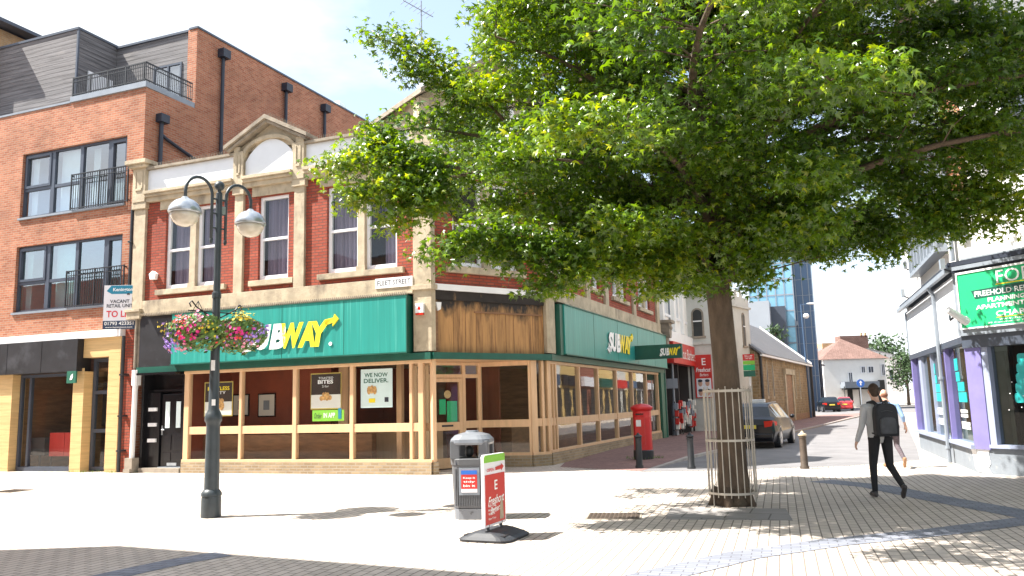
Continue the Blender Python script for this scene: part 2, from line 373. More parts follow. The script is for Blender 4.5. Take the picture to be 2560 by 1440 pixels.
def charred():
    m = mat('ply_charred', (.40, .215, .08), .7, .30, 1.4, stretch=(6, 6, .5), stain=((.11, .045, .018), .50, 1.1, (5, 5, .45))); n = m.node_tree.nodes; l = m.node_tree.links.new
    b = n['Principled BSDF']; src = b.inputs['Base Color'].links[0].from_socket
    t = n.new('ShaderNodeTexCoord'); sx = n.new('ShaderNodeSeparateXYZ'); l(t.outputs['Object'], sx.inputs['Vector'])
    mp_ = n.new('ShaderNodeMapping'); mp_.inputs['Scale'].default_value = (2.2, 2.2, .9); l(t.outputs['Object'], mp_.inputs['Vector'])
    z = n.new('ShaderNodeTexNoise'); z.inputs['Scale'].default_value = 1.3; z.inputs['Detail'].default_value = 7; z.inputs['Roughness'].default_value = .62; l(mp_.outputs['Vector'], z.inputs['Vector'])
    a = n.new('ShaderNodeMath'); a.operation = 'MULTIPLY_ADD'; a.inputs[1].default_value = .62; a.inputs[2].default_value = -2.46; l(sx.outputs['Z'], a.inputs[0])
    c = n.new('ShaderNodeMath'); c.operation = 'ADD'; l(a.outputs[0], c.inputs[0]); l(z.outputs['Fac'], c.inputs[1])
    r = n.new('ShaderNodeValToRGB'); r.color_ramp.elements[0].position = .50; r.color_ramp.elements[1].position = .72; l(c.outputs[0], r.inputs['Fac'])
    x = n.new('ShaderNodeMix'); x.data_type = 'RGBA'; l(r.outputs['Color'], x.inputs['Factor']); l(src, x.inputs['A']); x.inputs['B'].default_value = (.018, .014, .012, 1); l(x.outputs['Result'], b.inputs['Base Color'])
charred()
def leafmat():
    m = bpy.data.materials.new('leaves'); m.use_nodes = True; n = m.node_tree.nodes; n.clear(); l = m.node_tree.links.new; MATS['leaves'] = m
    o = n.new('ShaderNodeOutputMaterial'); a = n.new('ShaderNodeAttribute'); a.attribute_name = 'tone'; a.attribute_type = 'GEOMETRY'
    r = n.new('ShaderNodeValToRGB'); e = r.color_ramp.elements; e[0].color = (.036, .085, .014, 1); e[1].color = (.22, .27, .03, 1); e[1].position = 1
    k = e.new(.55); k.color = (.078, .160, .018, 1); k = e.new(.85); k.color = (.160, .245, .025, 1)
    l(a.outputs['Fac'], r.inputs['Fac'])
    b = n.new('ShaderNodeBsdfPrincipled'); b.inputs['Roughness'].default_value = .33; b.inputs['Specular IOR Level'].default_value = .8
    l(r.outputs['Color'], b.inputs['Base Color'])
    hs = n.new('ShaderNodeHueSaturation'); hs.inputs['Hue'].default_value = .47; hs.inputs['Saturation'].default_value = 1.15; hs.inputs['Value'].default_value = 2.1
    l(r.outputs['Color'], hs.inputs['Color']); t = n.new('ShaderNodeBsdfTranslucent'); l(hs.outputs['Color'], t.inputs['Color'])
    mx_ = n.new('ShaderNodeMixShader'); mx_.inputs['Fac'].default_value = .46; l(b.outputs['BSDF'], mx_.inputs[1]); l(t.outputs['BSDF'], mx_.inputs[2])
    l(mx_.outputs['Shader'], o.inputs['Surface'])
leafmat()

# ---------------------------------------------------------------- reference frames
C1 = G(1083, 1187); C2 = G(1378, 1163)
FF = Fr(C1, -21.16)                       # front facades (shop street on the left)
FS = Fr(C2, 67.22)                        # side street facade
dC = C2-C1; CH = Fr(C1, math.degrees(math.atan2(dC[1], dC[0]))); CW = float(np.hypot(*dC))   # cut corner of the shop building

# ---------------------------------------------------------------- ground
g = MB().quad((-300, -60, 0), (300, -60, 0), (300, 700, 0), (-300, 700, 0)); struct(g.build('ground', 'pavers'))
def gpoly(name, pix, z, m):
    b = MB(); pts = [tuple(G(*p)) for p in pix]; b.add([(x, y, z) for x, y in pts], [tuple(range(len(pts)))]); return struct(b.build(name, m))
# side street road and its kerbed pavement
K = [G(1625, 1171), G(1715, 1148), G(1790, 1130), G(1960, 1087), G(2125, 1047), G(2190, 1033)]
Rr = [G(2232, 1016), G(2262, 1050), G(2292, 1118), G(2300, 1150)]
rd = [tuple(G(1598, 1180))]+[tuple(k) for k in K]+[tuple(G(2215, 1016))]+[tuple(x) for x in Rr]+[tuple(G(2120, 1165)), tuple(G(1800, 1176))]
b = MB(); b.add([(x, y, .004) for x, y in rd], [tuple(range(len(rd)))]); struct(b.build('road', 'asphalt'))
b = MB(); b.add([(-80, 66, .005), (120, 80, .005), (120, 110, .005), (-80, 100, .005)], [(0, 1, 2, 3)]); struct(b.build('far_road', 'asphalt'))
pv = MB(); inner = [FS.p(1.2, .0, 0), FS.p(6, 0, 0), FS.p(14, 0, 0), FS.p(26, 0, 0), FS.p(46, 3, 0), FS.p(52, 4, 0)]
outer = [(k[0], k[1]) for k in K]
ik = [(p[0], p[1]) for p in inner]
n_ = len(outer)
for i in range(n_-1):
    a, c, e, f_ = outer[i], outer[i+1], ik[i+1], ik[i]
    za = .006 if i == 0 else .075
    pv.add([(*a, za), (*c, .075), (*e, .075), (*f_, za)], [(0, 1, 2, 3)])
pv.add([(ik[0][0], ik[0][1], .006), (outer[0][0], outer[0][1], .006), tuple(G(1600, 1178))+(.006,), tuple(G(1400, 1168))+(.006,)], [(0, 1, 2, 3)])
struct(pv.build('pavement', 'pavers_red'))
kb = MB()
for i in range(n_-1):
    a, c = np.array(outer[i]), np.array(outer[i+1]); t = (c-a)/np.linalg.norm(c-a); nn = np.array([t[1], -t[0]])*.13
    za = .01 if i == 0 else .08
    q = [(*a, 0), (*(a+nn), 0), (*(c+nn), 0), (*c, 0), (*a, za), (*(a+nn), za), (*(c+nn), .08), (*c, .08)]
    kb.add(q, [(0, 3, 2, 1), (4, 5, 6, 7), (0, 1, 5, 4), (1, 2, 6, 5), (2, 3, 7, 6), (3, 0, 4, 7)])
struct(kb.build('kerb', 'kerb_stone'))
def band(pts, w, name='paving_band', z=.004, m='pavers_dark'):
    b = MB(); P = [np.array(G(*p)) for p in pts]
    L_, R_ = [], []
    for i, p in enumerate(P):
        t = P[min(i+1, len(P)-1)]-P[max(i-1, 0)]; t = t/np.linalg.norm(t); n2 = np.array([-t[1], t[0]])*w/2; L_.append(p+n2); R_.append(p-n2)
    for i in range(len(P)-1): b.add([(*L_[i], z), (*L_[i+1], z), (*R_[i+1], z), (*R_[i], z)], [(0, 1, 2, 3)])
    return struct(b.build(name, m))
band([(2050, 1202), (2190, 1216), (2350, 1248), (2640, 1300)], .62)
band([(2660, 1290), (2350, 1330), (2080, 1357), (1860, 1388), (1600, 1450)], .46, z=.006)
band([(560, 1385), (440, 1405), (230, 1450)], .42)
band([(1560, 1196), (1850, 1182), (2150, 1168)], .5, m='kerb_stone')
sl_ = Fr(G(1843, 1283), -14); b = MB(sl_); b.box(-1.0, .72, -.5, .7, 0, .008); struct(b.build('tree_slab', 'slab_grey'))
# drain cover let into the paving, and an added plate for a faint shadowy spot
def cover(px, w, dp, ang, label):
    f_ = Fr(G(*px), ang); t = thing('paving_plate', label, 'drain cover', (f_.o[0], f_.o[1], 0), 'drain covers in the paving')
    b = MB(f_); b.box(-w/2-.03, w/2+.03, -dp/2-.03, dp/2+.03, 0, .008); b.build('rim', 'stone_dark', t)
    b = MB(f_)
    nx = max(3, int(w/.06)); ny = max(3, int(dp/.06))
    b.box(-w/2, w/2, -dp/2, dp/2, .001, .011)
    for i in range(nx):
        for j in range(ny):
            u = -w/2+(i+.5)*w/nx; d = -dp/2+(j+.5)*dp/ny; b.box(u-.018, u+.018, d-.018, d+.018, .011, .016)
    b.build('plate', 'bollard_brown', t)
cover((1535, 1291), .75, .6, -10, 'square studded drain cover in paving left of the tree slab')
cover((30, 1228), .6, .6, -20, 'drain cover in bright paving before the timber clad shop')  # no drain here: added plate stands in for a faint shadowy spot
# ================================================================ buildings on the shop street
def bthing(name, label, fr, cat='building', group=None): return thing(name, label, cat, (fr.o[0], fr.o[1], 0), group)
def bars(mb, u0, u1, z0, z1, us, zs, w, d0, d1):
    "outer frame and inner bars; zs = list of (z, uA, uB)"
    mb.box(u0, u0+w, d0, d1, z0, z1); mb.box(u1-w, u1, d0, d1, z0, z1)
    mb.box(u0+w, u1-w, d0, d1, z0, z0+w); mb.box(u0+w, u1-w, d0, d1, z1-w, z1)
    for u in us: mb.box(u-w/2, u+w/2, d0, d1, z0+w, z1-w)
    for z, a, b_ in zs: mb.box(a, b_, d0+.003, d1-.003, z-w/2, z+w/2)
# ---------------------------------------------------------------- modern brick block (left)
LS = Fr(FF.p(-9.8, 0, 0), 67.22)
lb = bthing('brick_building', 'modern orange brick block with grey windows, timber clad top floor and shop below', Fr(FF.p(-9.8, 0, 0), 0))
b = MB(FF)
W1 = (-15.02, -10.48, 8.1, 10.27); W2 = (-15.05, -10.50, 4.99, 7.15)
b.wall(-26, -9.8, 4.2, 11.72, [W1, W2], rev=.28)
b.fr = LS
b.quad((0, 0, 0), (2.03, 0, 0), (2.03, 0, 11.72), (0, 0, 11.72)); b.quad((2.03, 0, 0), (12.6, 0, 0), (12.6, 0, 14.55), (2.03, 0, 14.55))
b.box(2.03, 2.36, -.40, -.002, 11.72, 14.55)
b.quad((12.6, 0, 0), (12.6, -17, 0), (12.6, -17, 14.55), (12.6, 0, 14.55))
b.build('wall', 'orange_brick', lb)
b = MB(LS)                                                             # copings and flat roofs
b.box(2.0, 12.65, -.35, .04, 14.552, 14.62); b.box(2.5, 12.6, -17, -.36, 14.30, 14.40)
b.build('coping', 'grey_window', lb)
b = MB(FF); b.box(-26, -13.0, -.25, .03, 11.722, 11.78); b.box(-12.95, -9.76, -2.15, .06, 11.722, 11.90); b.box(-26, -12.96, -.62, -.255, 11.5, 11.7)
b.build('balcony_slab', 'grey_metal', lb)
TF = FF.sub(0, -.6); T2 = FF.sub(0, -2.2)
b = MB(FF)
b.box(-17.6, -13.53, -8, -.6, 11.68, 14.62)                              # forward clad box
b.quad((-13.53, -2.2, 11.9), (-10.24, -2.2, 11.9), (-10.24, -2.2, 14.56), (-13.53, -2.2, 14.56))
for i in range(19):
    z = 11.70+i*.155
    b.box(-17.6, -13.51, -.6, -.585, z, z+.145)
    b.box(-13.53, -13.515, -2.2, -.6, z, z+.145)
    if z > 11.9:
        if z < 13.55: b.box(-13.5, -11.75, -2.2, -2.185, z, z+.145); b.box(-10.5, -10.24, -2.2, -2.185, z, z+.145)
        else: b.box(-13.5, -10.24, -2.2, -2.185, z, z+.145)
b.build('timber_cladding', 'timber_grey', lb)
b = MB(FF); b.box(-17.7, -13.47, -8, -.54, 14.622, 14.70); b.box(-13.5, -10.15, -8, -2.12, 14.563, 14.64); b.box(-13.55, -13.48, -.62, -.56, 11.7, 14.62)
b.build('roof_edge', 'grey_window', lb)
w_ = MB(FF); bars(w_, -11.75, -10.5, 11.9, 13.55, [-11.1], [], .07, -2.21, -2.15); wo = w_.build('window', 'grey_window', lb)
b = MB(FF); b.quad((-11.7, -2.19, 11.95), (-10.55, -2.19, 11.95), (-10.55, -2.19, 13.5), (-11.7, -2.19, 13.5)); b.build('pane', 'glass_mirror', wo)
b = MB(FF); b.box(-11.7, -10.55, -2.6, -2.4, 11.95, 13.5); b.build('blind', 'dark_room', wo)
w_ = MB(FF); bars(w_, -13.49, -13.44, 11.9, 13.3, [], [], .01, -2.0, -1.0); w_.build('window', 'white_upvc', lb)
# balcony rail
b = MB(FF); z0 = 11.92
for u0_, u1_ in ((-12.95, -9.86),):
    b.box(u0_, u1_, -.05, -.01, z0+.62, z0+.66); b.box(u0_, u1_, -.045, -.015, z0+.50, z0+.52); b.box(u0_, u1_, -.05, -.01, z0+.06, z0+.09)
    for i in range(42): u = u0_+(u1_-u0_)*i/41; r = .02 if i % 10 == 0 else .008; b.box(u-r, u+r, -.03-r, -.03+r, z0, z0+(.66 if i % 10 == 0 else .62))
b.fr = LS; b.box(.05, 1.95, -.09, -.05, z0+.62, z0+.66); b.box(.05, 1.95, -.085, -.055, z0+.50, z0+.52); b.box(.05, 1.95, -.09, -.05, z0+.06, z0+.09)
for i in range(26): u = .05+1.9*i/25; b.box(u-.008, u+.008, -.078, -.062, z0, z0+.62)
b.build('railing', 'black_iron', lb)
def lbwin(W_, blinds):
    a, c, z0, z1 = W_; f_ = MB(FF)
    bars(f_, a, c, z0, z1, [], [], .07, -.2, -.1)
    for u, w2 in ((-13.72, .16), (-12.47, .13), (-11.27, .13)): f_.box(u-w2/2, u+w2/2, -.2, -.095, z0+.07, z1-.07)
    zt = z0+.95
    f_.box(a+.07, -13.8, -.2, -.105, zt-.05, zt+.05); f_.box(-13.64, -12.54, -.2, -.105, zt-.05, zt+.05)
    f_.box(a+.07, a+.14, -.2, -.07, zt+.05, z1-.07); f_.box(-13.88, -13.8, -.2, -.07, zt+.05, z1-.07); f_.box(a+.14, -13.88, -.2, -.07, z1-.15, z1-.07); f_.box(a+.14, -13.88, -.2, -.07, zt+.05, zt+.13)
    f_.box(-11.2, -11.13, -.2, -.08, z0+.07, z1-.07); f_.box(-10.62, -10.55, -.2, -.08, z0+.07, z1-.07); f_.box(-11.13, -10.62, -.2, -.08, z1-.15, z1-.07); f_.box(-11.13, -10.62, -.2, -.08, z0+.07, z0+.15)
    wo = f_.build('window', 'grey_window', lb)
    p_ = MB(FF); p_.quad((a+.05, -.15, z0+.05), (c-.05, -.15, z0+.05), (c-.05, -.15, z1-.05), (a+.05, -.15, z1-.05)); p_.build('pane', 'glass_mirror', wo)
    s_ = MB(FF); s_.box(a-.02, c+.03, -.28, .06, z0-.07, z0-.004); s_.build('sill', 'grey_metal', wo)
    bl = MB(FF); bl.box(-13.62, -12.56, -.36, -.34, z0+.05, z1-.05)
    bl.box(a+.1, a+.35, -.36, -.34, z0+.05, z1-.05)
    if blinds == 0: bl.box(-12.38, -12.1, -.5, -.48, z0+.05, z1-.05); bl.box(-11.75, -11.6, -.5, -.48, z0+.05, z1-.05); bl.box(-12.38, -10.55, -.42, -.40, z0+.05, z0+.95)
    bl.split('blind', 'pale_blind' if blinds == 0 else 'cyan_blind', wo)
    rm = MB(FF); rm.box(a-.3, c+.3, -2.6, -2.5, z0-.4, z1+.4); rm.box(a-.3, c+.3, -2.5, -.3, z1+.3, z1+.4); rm.box(a-.3, c+.3, -2.5, -.3, z0-.4, z0-.3)
    rm.box(a-.4, a-.3, -2.5, -.3, z0-.4, z1+.4); rm.box(c+.3, c+.4, -2.5, -.3, z0-.4, z1+.4)
    rm.build('room', 'cream_render' if blinds == 0 else 'cyan_blind', wo)
    r_ = MB(FF); ra, rc = -12.64, -10.28
    r_.box(ra, rc, .08, .12, z0+1.12, z0+1.15); r_.box(ra, rc, .085, .115, z0+.98, z0+1.0); r_.box(ra, rc, .085, .115, z0+.02, z0+.05)
    for i in range(25): u = ra+(rc-ra)*i/24; r = .018 if i in (0, 12, 24) else .008; r_.box(u-r, u+r, .1-r, .1+r, z0, z0+(1.16 if r > .01 else 1.12))
    for u in (ra, rc): r_.box(u-.015, u+.015, 0, .1, z0+1.08, z0+1.12); r_.box(u-.015, u+.015, 0, .1, z0+.05, z0+.08)
    r_.build('railing', 'black_iron', lb)
lbwin(W1, 0); lbwin(W2, 1)
# shop level
b = MB(FF); b.box(-26, -10.2, -.3, .22, 3.98, 4.198); b.build('ledge', 'white_paint', lb)
b = MB(FF); b.box(-26, -11.78, -.2, .30, 3.0, 3.976); 
for i in range(10): b.box(-26+i*1.5+.7, -26+i*1.5+.715, .30, .306, 3.0, 3.976)
b.build('fascia', 'black_board', lb)
b = MB(FF)
for u0_, u1_ in ((-26, -14.72), (-12.12, -11.68), (-10.72, -10.26)): b.box(u0_, u1_, -.35, .10, .0, 2.99 if u1_ < -11 and u0_ < -12 else 3.975)
b.box(-11.76, -10.72, -.35, .10, 3.40, 3.975)
for k in range(18):
    z = .1+k*.2
    for u0_, u1_ in ((-16, -14.72), (-12.12, -11.68), (-10.72, -10.26)):
        if z < 2.95 or u0_ > -11: b.box(u0_, u1_, .1, .106, z, z+.19)
b.build('timber_cladding', 'wood_clad', lb)
f_ = MB(FF); bars(f_, -14.70, -12.14, .05, 2.98, [-14.25], [], .09, -.25, -.15); f_.box(-14.6, -12.2, -.3, -.1, 0, .12)
wo = f_.build('shop_window', 'grey_window', lb)
p_ = MB(FF); p_.quad((-14.62, -.2, .12), (-12.2, -.2, .12), (-12.2, -.2, 2.9), (-14.62, -.2, 2.9)); p_.build('pane', 'glass', wo)
f_ = MB(FF); bars(f_, -11.66, -10.74, .03, 3.38, [], [(2.35, -11.66, -10.74), (1.2, -11.66, -10.74)], .11, -.3, -.2); dr = f_.build('door', 'grey_window', lb)
p_ = MB(FF); p_.quad((-11.6, -.25, .1), (-10.8, -.25, .1), (-10.8, -.25, 3.3), (-11.6, -.25, 3.3)); p_.build('pane', 'glass', dr)
p_ = MB(FF); p_.box(-10.93, -10.80, -.2, -.12, 1.55, 1.70); p_.build('handle', 'white_upvc', dr)
b = MB(FF); b.box(-26, -9.9, -5.2, -5.0, 0, 3.9); b.box(-26, -9.9, -5.0, -.35, 3.0, 3.1); b.box(-26, -9.9, -5.0, -.3, 0, .02); b.box(-26.2, -26, -5.2, 0, 0, 4); b.box(-9.98, -9.9, -5.2, -.3, 0, 4); b.box(-15.0, -14.9, -5, -.4, 0, 3)
for k in range(8): b.box(-14.9, -10, -4.99, -4.96, .5+k*.3, .52+k*.3)
b.build('interior', 'brown_wood', lb)
b = MB(FF); b.box(-14.85, -14.05, -1.0, -.6, .45, 1.0); b.box(-14.6, -14.55, -.9, -.85, 0, .45); b.box(-14.1, -14.05, -.9, -.85, 0, .45); b.box(-13.9, -13.55, -3.0, -2.6, 1.3, 2.7); b.box(-14.2, -13.3, -3, -2.4, 2.6, 2.75); b.build('shop_counter', 'dark_room', lb)
b = MB(FF); b.box(-13.9, -13.27, -.75, -.65, .42, 1.15); b.box(-13.25, -12.65, -.75, -.65, .42, 1.15); b.build('display_panel', 'red_sign', lb)
b = MB(FF); b.box(-10.26, -9.8, -.1, .02, 0, 4.2, ); b.build('corner_pier', 'red_brick', lb)
b = MB(LS)
def pipe(mb, pts, r=.06): mb.tube(pts, r, 8)
pipe(b, [(.56, .10, 0.5), (.56, .10, 10.75)], .07); b.box(.40, .74, .02, .26, 10.72, 10.98); pipe(b, [(.56, .10, 10.35), (.8, .10, 10.25), (3.1, .10, 9.62), (3.2, .10, 9.3)], .055)
pipe(b, [(3.16, .10, 9.6), (3.16, .10, 13.9)], .065); b.box(2.98, 3.34, .02, .28, 13.9, 14.2)
pipe(b, [(6.57, .10, 8.6), (6.57, .10, 13.9)], .065); b.box(6.39, 6.75, .02, .28, 13.9, 14.2)
pipe(b, [(9.06, .10, 8.6), (9.06, .10, 13.9)], .065); b.box(8.88, 9.24, .02, .28, 13.9, 14.2)
pipe(b, [(11.9, .10, 8.6), (11.9, .10, 13.7)], .05)
b.split('downpipe', 'pipe_dark', lb, smooth='auto')
b = MB(FF); pipe(b, [(-10.06, .08, 4.2), (-10.06, .08, 7.9)], .05); pipe(b, [(-10.06, .08, 7.88), (-10.02, .1, 7.97), (-9.8, .1, 8.0)], .05)
pipe(b, [(-10.06, .2, 0.02), (-10.06, .2, 3.97)], .05)
for z in (.6, 1.6, 2.8, 5.2, 6.8): b.box(-10.13, -9.99, .0, .15 if z > 4 else .26, z, z+.05)
b.build('downpipe', 'black_iron', lb, smooth=False)
# roof terminal seen over the brick side wall
vt = thing('roof_vent', 'small pale blue roof terminal at the far end of the brick block', 'roof vent', LS.p(11.6, -1.0, 14.4))
b = MB(LS.sub(11.6, -1.0)); b.box(-.28, .28, -.25, .25, 14.4, 15.25); b.box(-.2, .2, -.18, .18, 15.25, 15.4); b.build('casing', 'pale_blind', vt)
# tan block farther left
tb = bthing('tan_brick_building', 'tan brick block at the left edge rising beside the timber clad top floor', FF.sub(-18, -3))
b = MB(FF); b.box(-30, -17.62, -9, -.05, 11.5, 15.55); b.build('wall', 'tan_brick', tb)
b = MB(FF); b.ext([(-30, 16.3), (-17.0, 15.56), (-17.0, 15.68), (-30, 16.42)], -9, .35); b.build('roof', 'grey_window', tb)
b = MB(FF); b.box(-17.58, -17.4, -.5, -.2, 15.2, 15.5); b.build('gutter_end', 'pipe_dark', tb)
# ---------------------------------------------------------------- small green shop sign
sg = FF.sub(-11.9, .31)
t = thing('projecting_sign', 'small square green sign with a white leaf mark below the black fascia', 'sign', sg.p(0, 0, 2.7))
b = MB(sg); b.box(-.20, .17, 0, .05, 2.64, 3.0); b.build('plate', 'green_pipe', t)
b = MB(sg); b.ext([(-.06, 2.73), (.02, 2.74), (.06, 2.82), (.05, 2.92), (-.02, 2.87), (-.05, 2.80)], .05, .06); b.build('emblem', 'logo_white', t)
MATS['green_pipe'].node_tree.nodes['Principled BSDF']

# ---------------------------------------------------------------- Victorian corner shop building
sb = bthing('corner_shop_building', 'two storey red brick corner building with green shop fascias, stone pilasters and white sashes', Fr(C1, 0))
XR = 14.15                                                                # length of the side facade
wins_f = [(-8.80, -6.72), (-5.42, -4.40), (-3.14, -.98)]
ops_f = [(a, c, 5.28, 7.68) for a, c in wins_f]
b = MB(FF); b.wall(-9.75, -.3, 4.98, 8.05, ops_f, rev=.22)
b.fr = CH; b.wall(.1, CW-.1, 4.78, 8.05, [(.66, 2.74, 5.28, 7.68)], rev=.22)
b.fr = FS; wins_s = [(1.05, 2.95), (4.35, 5.25), (6.9, 8.75), (10.7, 12.6)]
b.wall(.2, XR, 4.98, 8.05, [(a, c, 5.42, 7.68) for a, c in wins_s], rev=.22)
b.build('brickwork', 'red_brick', sb)
b = MB(FF); b.box(-9.6, -.05, -.32, -.15, 2.86, 4.7); b.fr = CH; b.box(.0, CW, -.32, -.15, 2.86, 4.7); b.fr = FS; b.box(.05, XR, -.32, -.15, 2.86, 4.7); b.split('fascia_backing', 'dark_room', sb)
# stonework
b = MB(FF)
for u0_, u1_ in ((-9.98, -9.53), (-6.2, -5.9), (-4.16, -3.82)):
    b.box(u0_, u1_, -.05, .09, 4.62, 7.95); b.box(u0_-.05, u1_+.05, -.05, .15, 7.80, 8.0); b.box(u0_-.02, u1_+.02, -.05, .17, 8.0, 9.06)
    b.box(u0_+.10, u1_-.10, .17, .20, 8.35, 8.42); b.box(u0_+.07, u0_+.12, .17, .19, 8.42, 8.95); b.box(u1_-.12, u1_-.07, .17, .19, 8.42, 8.95)
b.box(-10.08, -9.43, -.1, .28, 9.06, 9.16); b.box(-10.16, -9.35, -.15, .36, 9.16, 9.28)
b.box(-10.05, -9.47, -.08, .24, 4.66, 4.74); b.box(-10.02, -9.5, -.05, .2, 4.45, 4.66)
def cornice(mb, u0_, u1_):
    mb.box(u0_, u1_, -.05, .13, 7.98, 8.12); mb.box(u0_, u1_, -.05, .20, 8.12, 8.20); mb.box(u0_, u1_, -.05, .26, 8.20, 8.29)
cornice(b, -9.51, -6.22); cornice(b, -5.88, -4.18); cornice(b, -3.80, -.45)
b.box(-9.51, -.45, -.05, .10, 4.60, 4.98); b.box(-9.51, -.45, -.05, .16, 4.54, 4.60)
for (a, c) in wins_f:
    b.box(a-.22, c+.22, .0, .04, 7.70, 8.0); b.box(a-.25, c+.22, -.1, .10, 5.12, 5.275)
for m_ in (-7.74, -2.05): b.box(m_-.11, m_+.11, -.15, .03, 5.28, 7.69); b.box(m_-.14, m_+.14, -.02, .06, 5.28, 5.40)
# corner pilasters wrapping both faces
def corner_pil(mb, z0, z1, k, e=0):
    pass
b.fr = FF
pc = []
P1o = np.array(FF.p(0, 0, 0)[:2])
def wrap(mb, frA, frB, ua0, ua1, ub0, ub1, out, z0, z1):
    "pilaster wrapped round the meeting of two faces: ua0..ua1 on face A (ends at corner), ub0..ub1 on face B"
    A0 = frA.p(ua0, 0, 0)[:2]; A0o = frA.p(ua0, out, 0)[:2]; B1 = frB.p(ub1, 0, 0)[:2]; B1o = frB.p(ub1, out, 0)[:2]
    a1 = np.array(frA.p(ua1, out, 0)[:2]); b0 = np.array(frB.p(ub0, out, 0)[:2])
    M = np.array([frA.u, -frB.u]).T; t = np.linalg.solve(M, b0-a1); X = a1+frA.u*t[0]
    Ai = frA.p(ua1, -.3, 0)[:2]
    poly = [A0, A0o, tuple(X), B1o, B1, frB.p(ub1, -.2, 0)[:2], frA.p(ua0, -.2, 0)[:2]]
    n = len(poly); V = [(x, y, z0) for x, y in poly]+[(x, y, z1) for x, y in poly]
    mb.add(V, [tuple(range(n))[::-1], tuple(range(n, 2*n))]+[(i, (i+1) % n, n+(i+1) % n, n+i) for i in range(n)], raw=True)
for (A, B, a0, a1, b0, b1) in ((FF, CH, -.46, 0, 0, .07), (CH, FS, CW-.08, CW, 0, .42)):
    wrap(b, A, B, a0, a1, b0, b1, .10, 3.05, 8.05); wrap(b, A, B, a0-.03, a1, b0, b1+.03, .16, 4.62, 4.74)
    wrap(b, A, B, a0-.04, a1, b0, b1+.04, .17, 7.85, 9.0); wrap(b, A, B, a0-.1, a1, b0, b1+.1, .26, 9.0, 9.16)
b.fr = CH; cornice(b, .2, CW-.2); b.box(.41, 2.99, .0, .04, 7.70, 8.0); b.box(.45, 2.95, -.1, .12, 5.10, 5.275); b.box(1.60, 1.84, -.15, .03, 5.28, 7.69)
b.fr = FS
for u0_, u1_ in ((3.55, 3.95), (5.7, 6.1), (9.55, 9.95), (13.6, 14.1)): b.box(u0_, u1_, -.05, .09, 4.75, 7.95); b.box(u0_-.05, u1_+.05, -.05, .17, 7.80, 9.06)
cornice(b, .5, XR); b.box(.5, XR, -.05, .10, 4.60, 4.98); b.box(.5, XR, -.05, .15, 4.55, 4.60)
for (a, c) in wins_s: b.box(a-.2, c+.2, .0, .04, 7.70, 8.0); b.box(a-.2, c+.2, -.1, .11, 5.27, 5.415)
for m_ in (2.0, 7.82, 11.65): b.box(m_-.1, m_+.1, -.15, .03, 5.42, 7.69)
b.build('stonework', 'stone', sb, bevel=.008)
# white parapet panels
b = MB(FF); b.box(-9.51, -6.22, -.06, .05, 8.295, 8.98); b.box(-5.88, -4.18, -.06, .05, 8.295, 8.75); b.box(-3.80, -.45, -.06, .05, 8.295, 8.98)
arc = [(-5.88+1.70*k/12, 8.75+.58*math.sin(math.pi*k/12)**.8) for k in range(13)]
b.ext(arc, -.06, .05)
b.fr = CH; b.box(.2, CW-.2, -.06, .05, 8.295, 8.98); b.fr = FS; b.box(.5, XR, -.06, .05, 8.295, 8.98)
b.build('parapet_panel', 'white_panel', sb)
# copings, gable over the middle bay, gable over the cut corner
b = MB(FF); b.box(-9.51, -6.22, -.15, .16, 8.985, 9.06); b.box(-3.80, -.45, -.15, .16, 8.985, 9.06)
for s_ in (-1, 1):
    m0 = -5.03; e_ = m0+s_*1.42
    b.ext([(m0, 9.98), (e_, 9.24), (e_, 9.13), (m0, 9.86)], -.2, .34); b.ext([(m0, 9.86), (e_+s_*-.08, 9.14), (e_+s_*-.08, 9.06), (m0, 9.77)], -.18, .26)
b.fr = CH; b.box(.2, CW-.2, -.15, .16, 8.985, 9.06); b.fr = FS; b.box(.5, XR, -.15, .16, 8.985, 9.06)
b.fr = CH
for s_ in (-1, 1):
    m0 = CW/2; e_ = m0+s_*2.35
    b.ext([(m0, 11.25), (e_, 9.75), (e_, 9.62), (m0, 11.1)], -3.0, .5)
b.build('coping', 'coping', sb)
b = MB(FF)                                                              # gable walls with their arched mouldings
def archring(mb, m0, hw, zb, h, tk, d0, d1, n=14):
    o_, i_ = [], []
    for k in range(n+1):
        a = math.pi*k/n; o_.append((m0-math.cos(a)*(hw+tk), zb+math.sin(a)**.8*(h+tk))); i_.append((m0-math.cos(a)*hw, zb+math.sin(a)**.8*h))
    for k in range(n): mb.ext([o_[k], o_[k+1], i_[k+1], i_[k]], d0, d1)
b.ext([(-6.3, 9.07), (-3.76, 9.07), (-3.76, 9.13), (-5.03, 9.80), (-6.3, 9.13)], -.1, .03); b.box(-6.0, -5.88, -.05, .12, 8.295, 9.07); b.box(-4.18, -4.06, -.05, .12, 8.295, 9.07)
b.box(-6.2, -6.005, -.05, .18, 9.06, 9.2); b.box(-4.055, -3.8, -.05, .18, 9.06, 9.2)
b.box(-5.88, -4.18, -.1, -.062, 8.3, 9.4)
archring(b, -5.03, .86, 8.75, .58, .10, .0, .14)
b.fr = CH; m0 = CW/2; b.ext([(m0-2.1, 9.0), (m0+2.1, 9.0), (m0+2.1, 9.75), (m0, 11.08), (m0-2.1, 9.75)], -2.8, .0)
b.fr = CH; b.box(m0-2.25, m0-1.95, -.1, .2, 9.07, 9.62); b.box(m0+1.95, m0+2.25, -.1, .2, 9.07, 9.62)
b.build('gable', 'stone', sb)
b = MB(CH); archring(b, m0, .75, 9.5, .8, .12, .0, .10); b.build('gable_moulding', 'white_paint', sb)
b = MB(CH); b.lathe((m0-1.35, -.9, 10.15), [(.34, 0), (.36, .1), (.33, .28), (.22, .45), (.06, .55), (.03, .75)], 16); b.build('dome', 'grey_metal', sb, smooth=True)
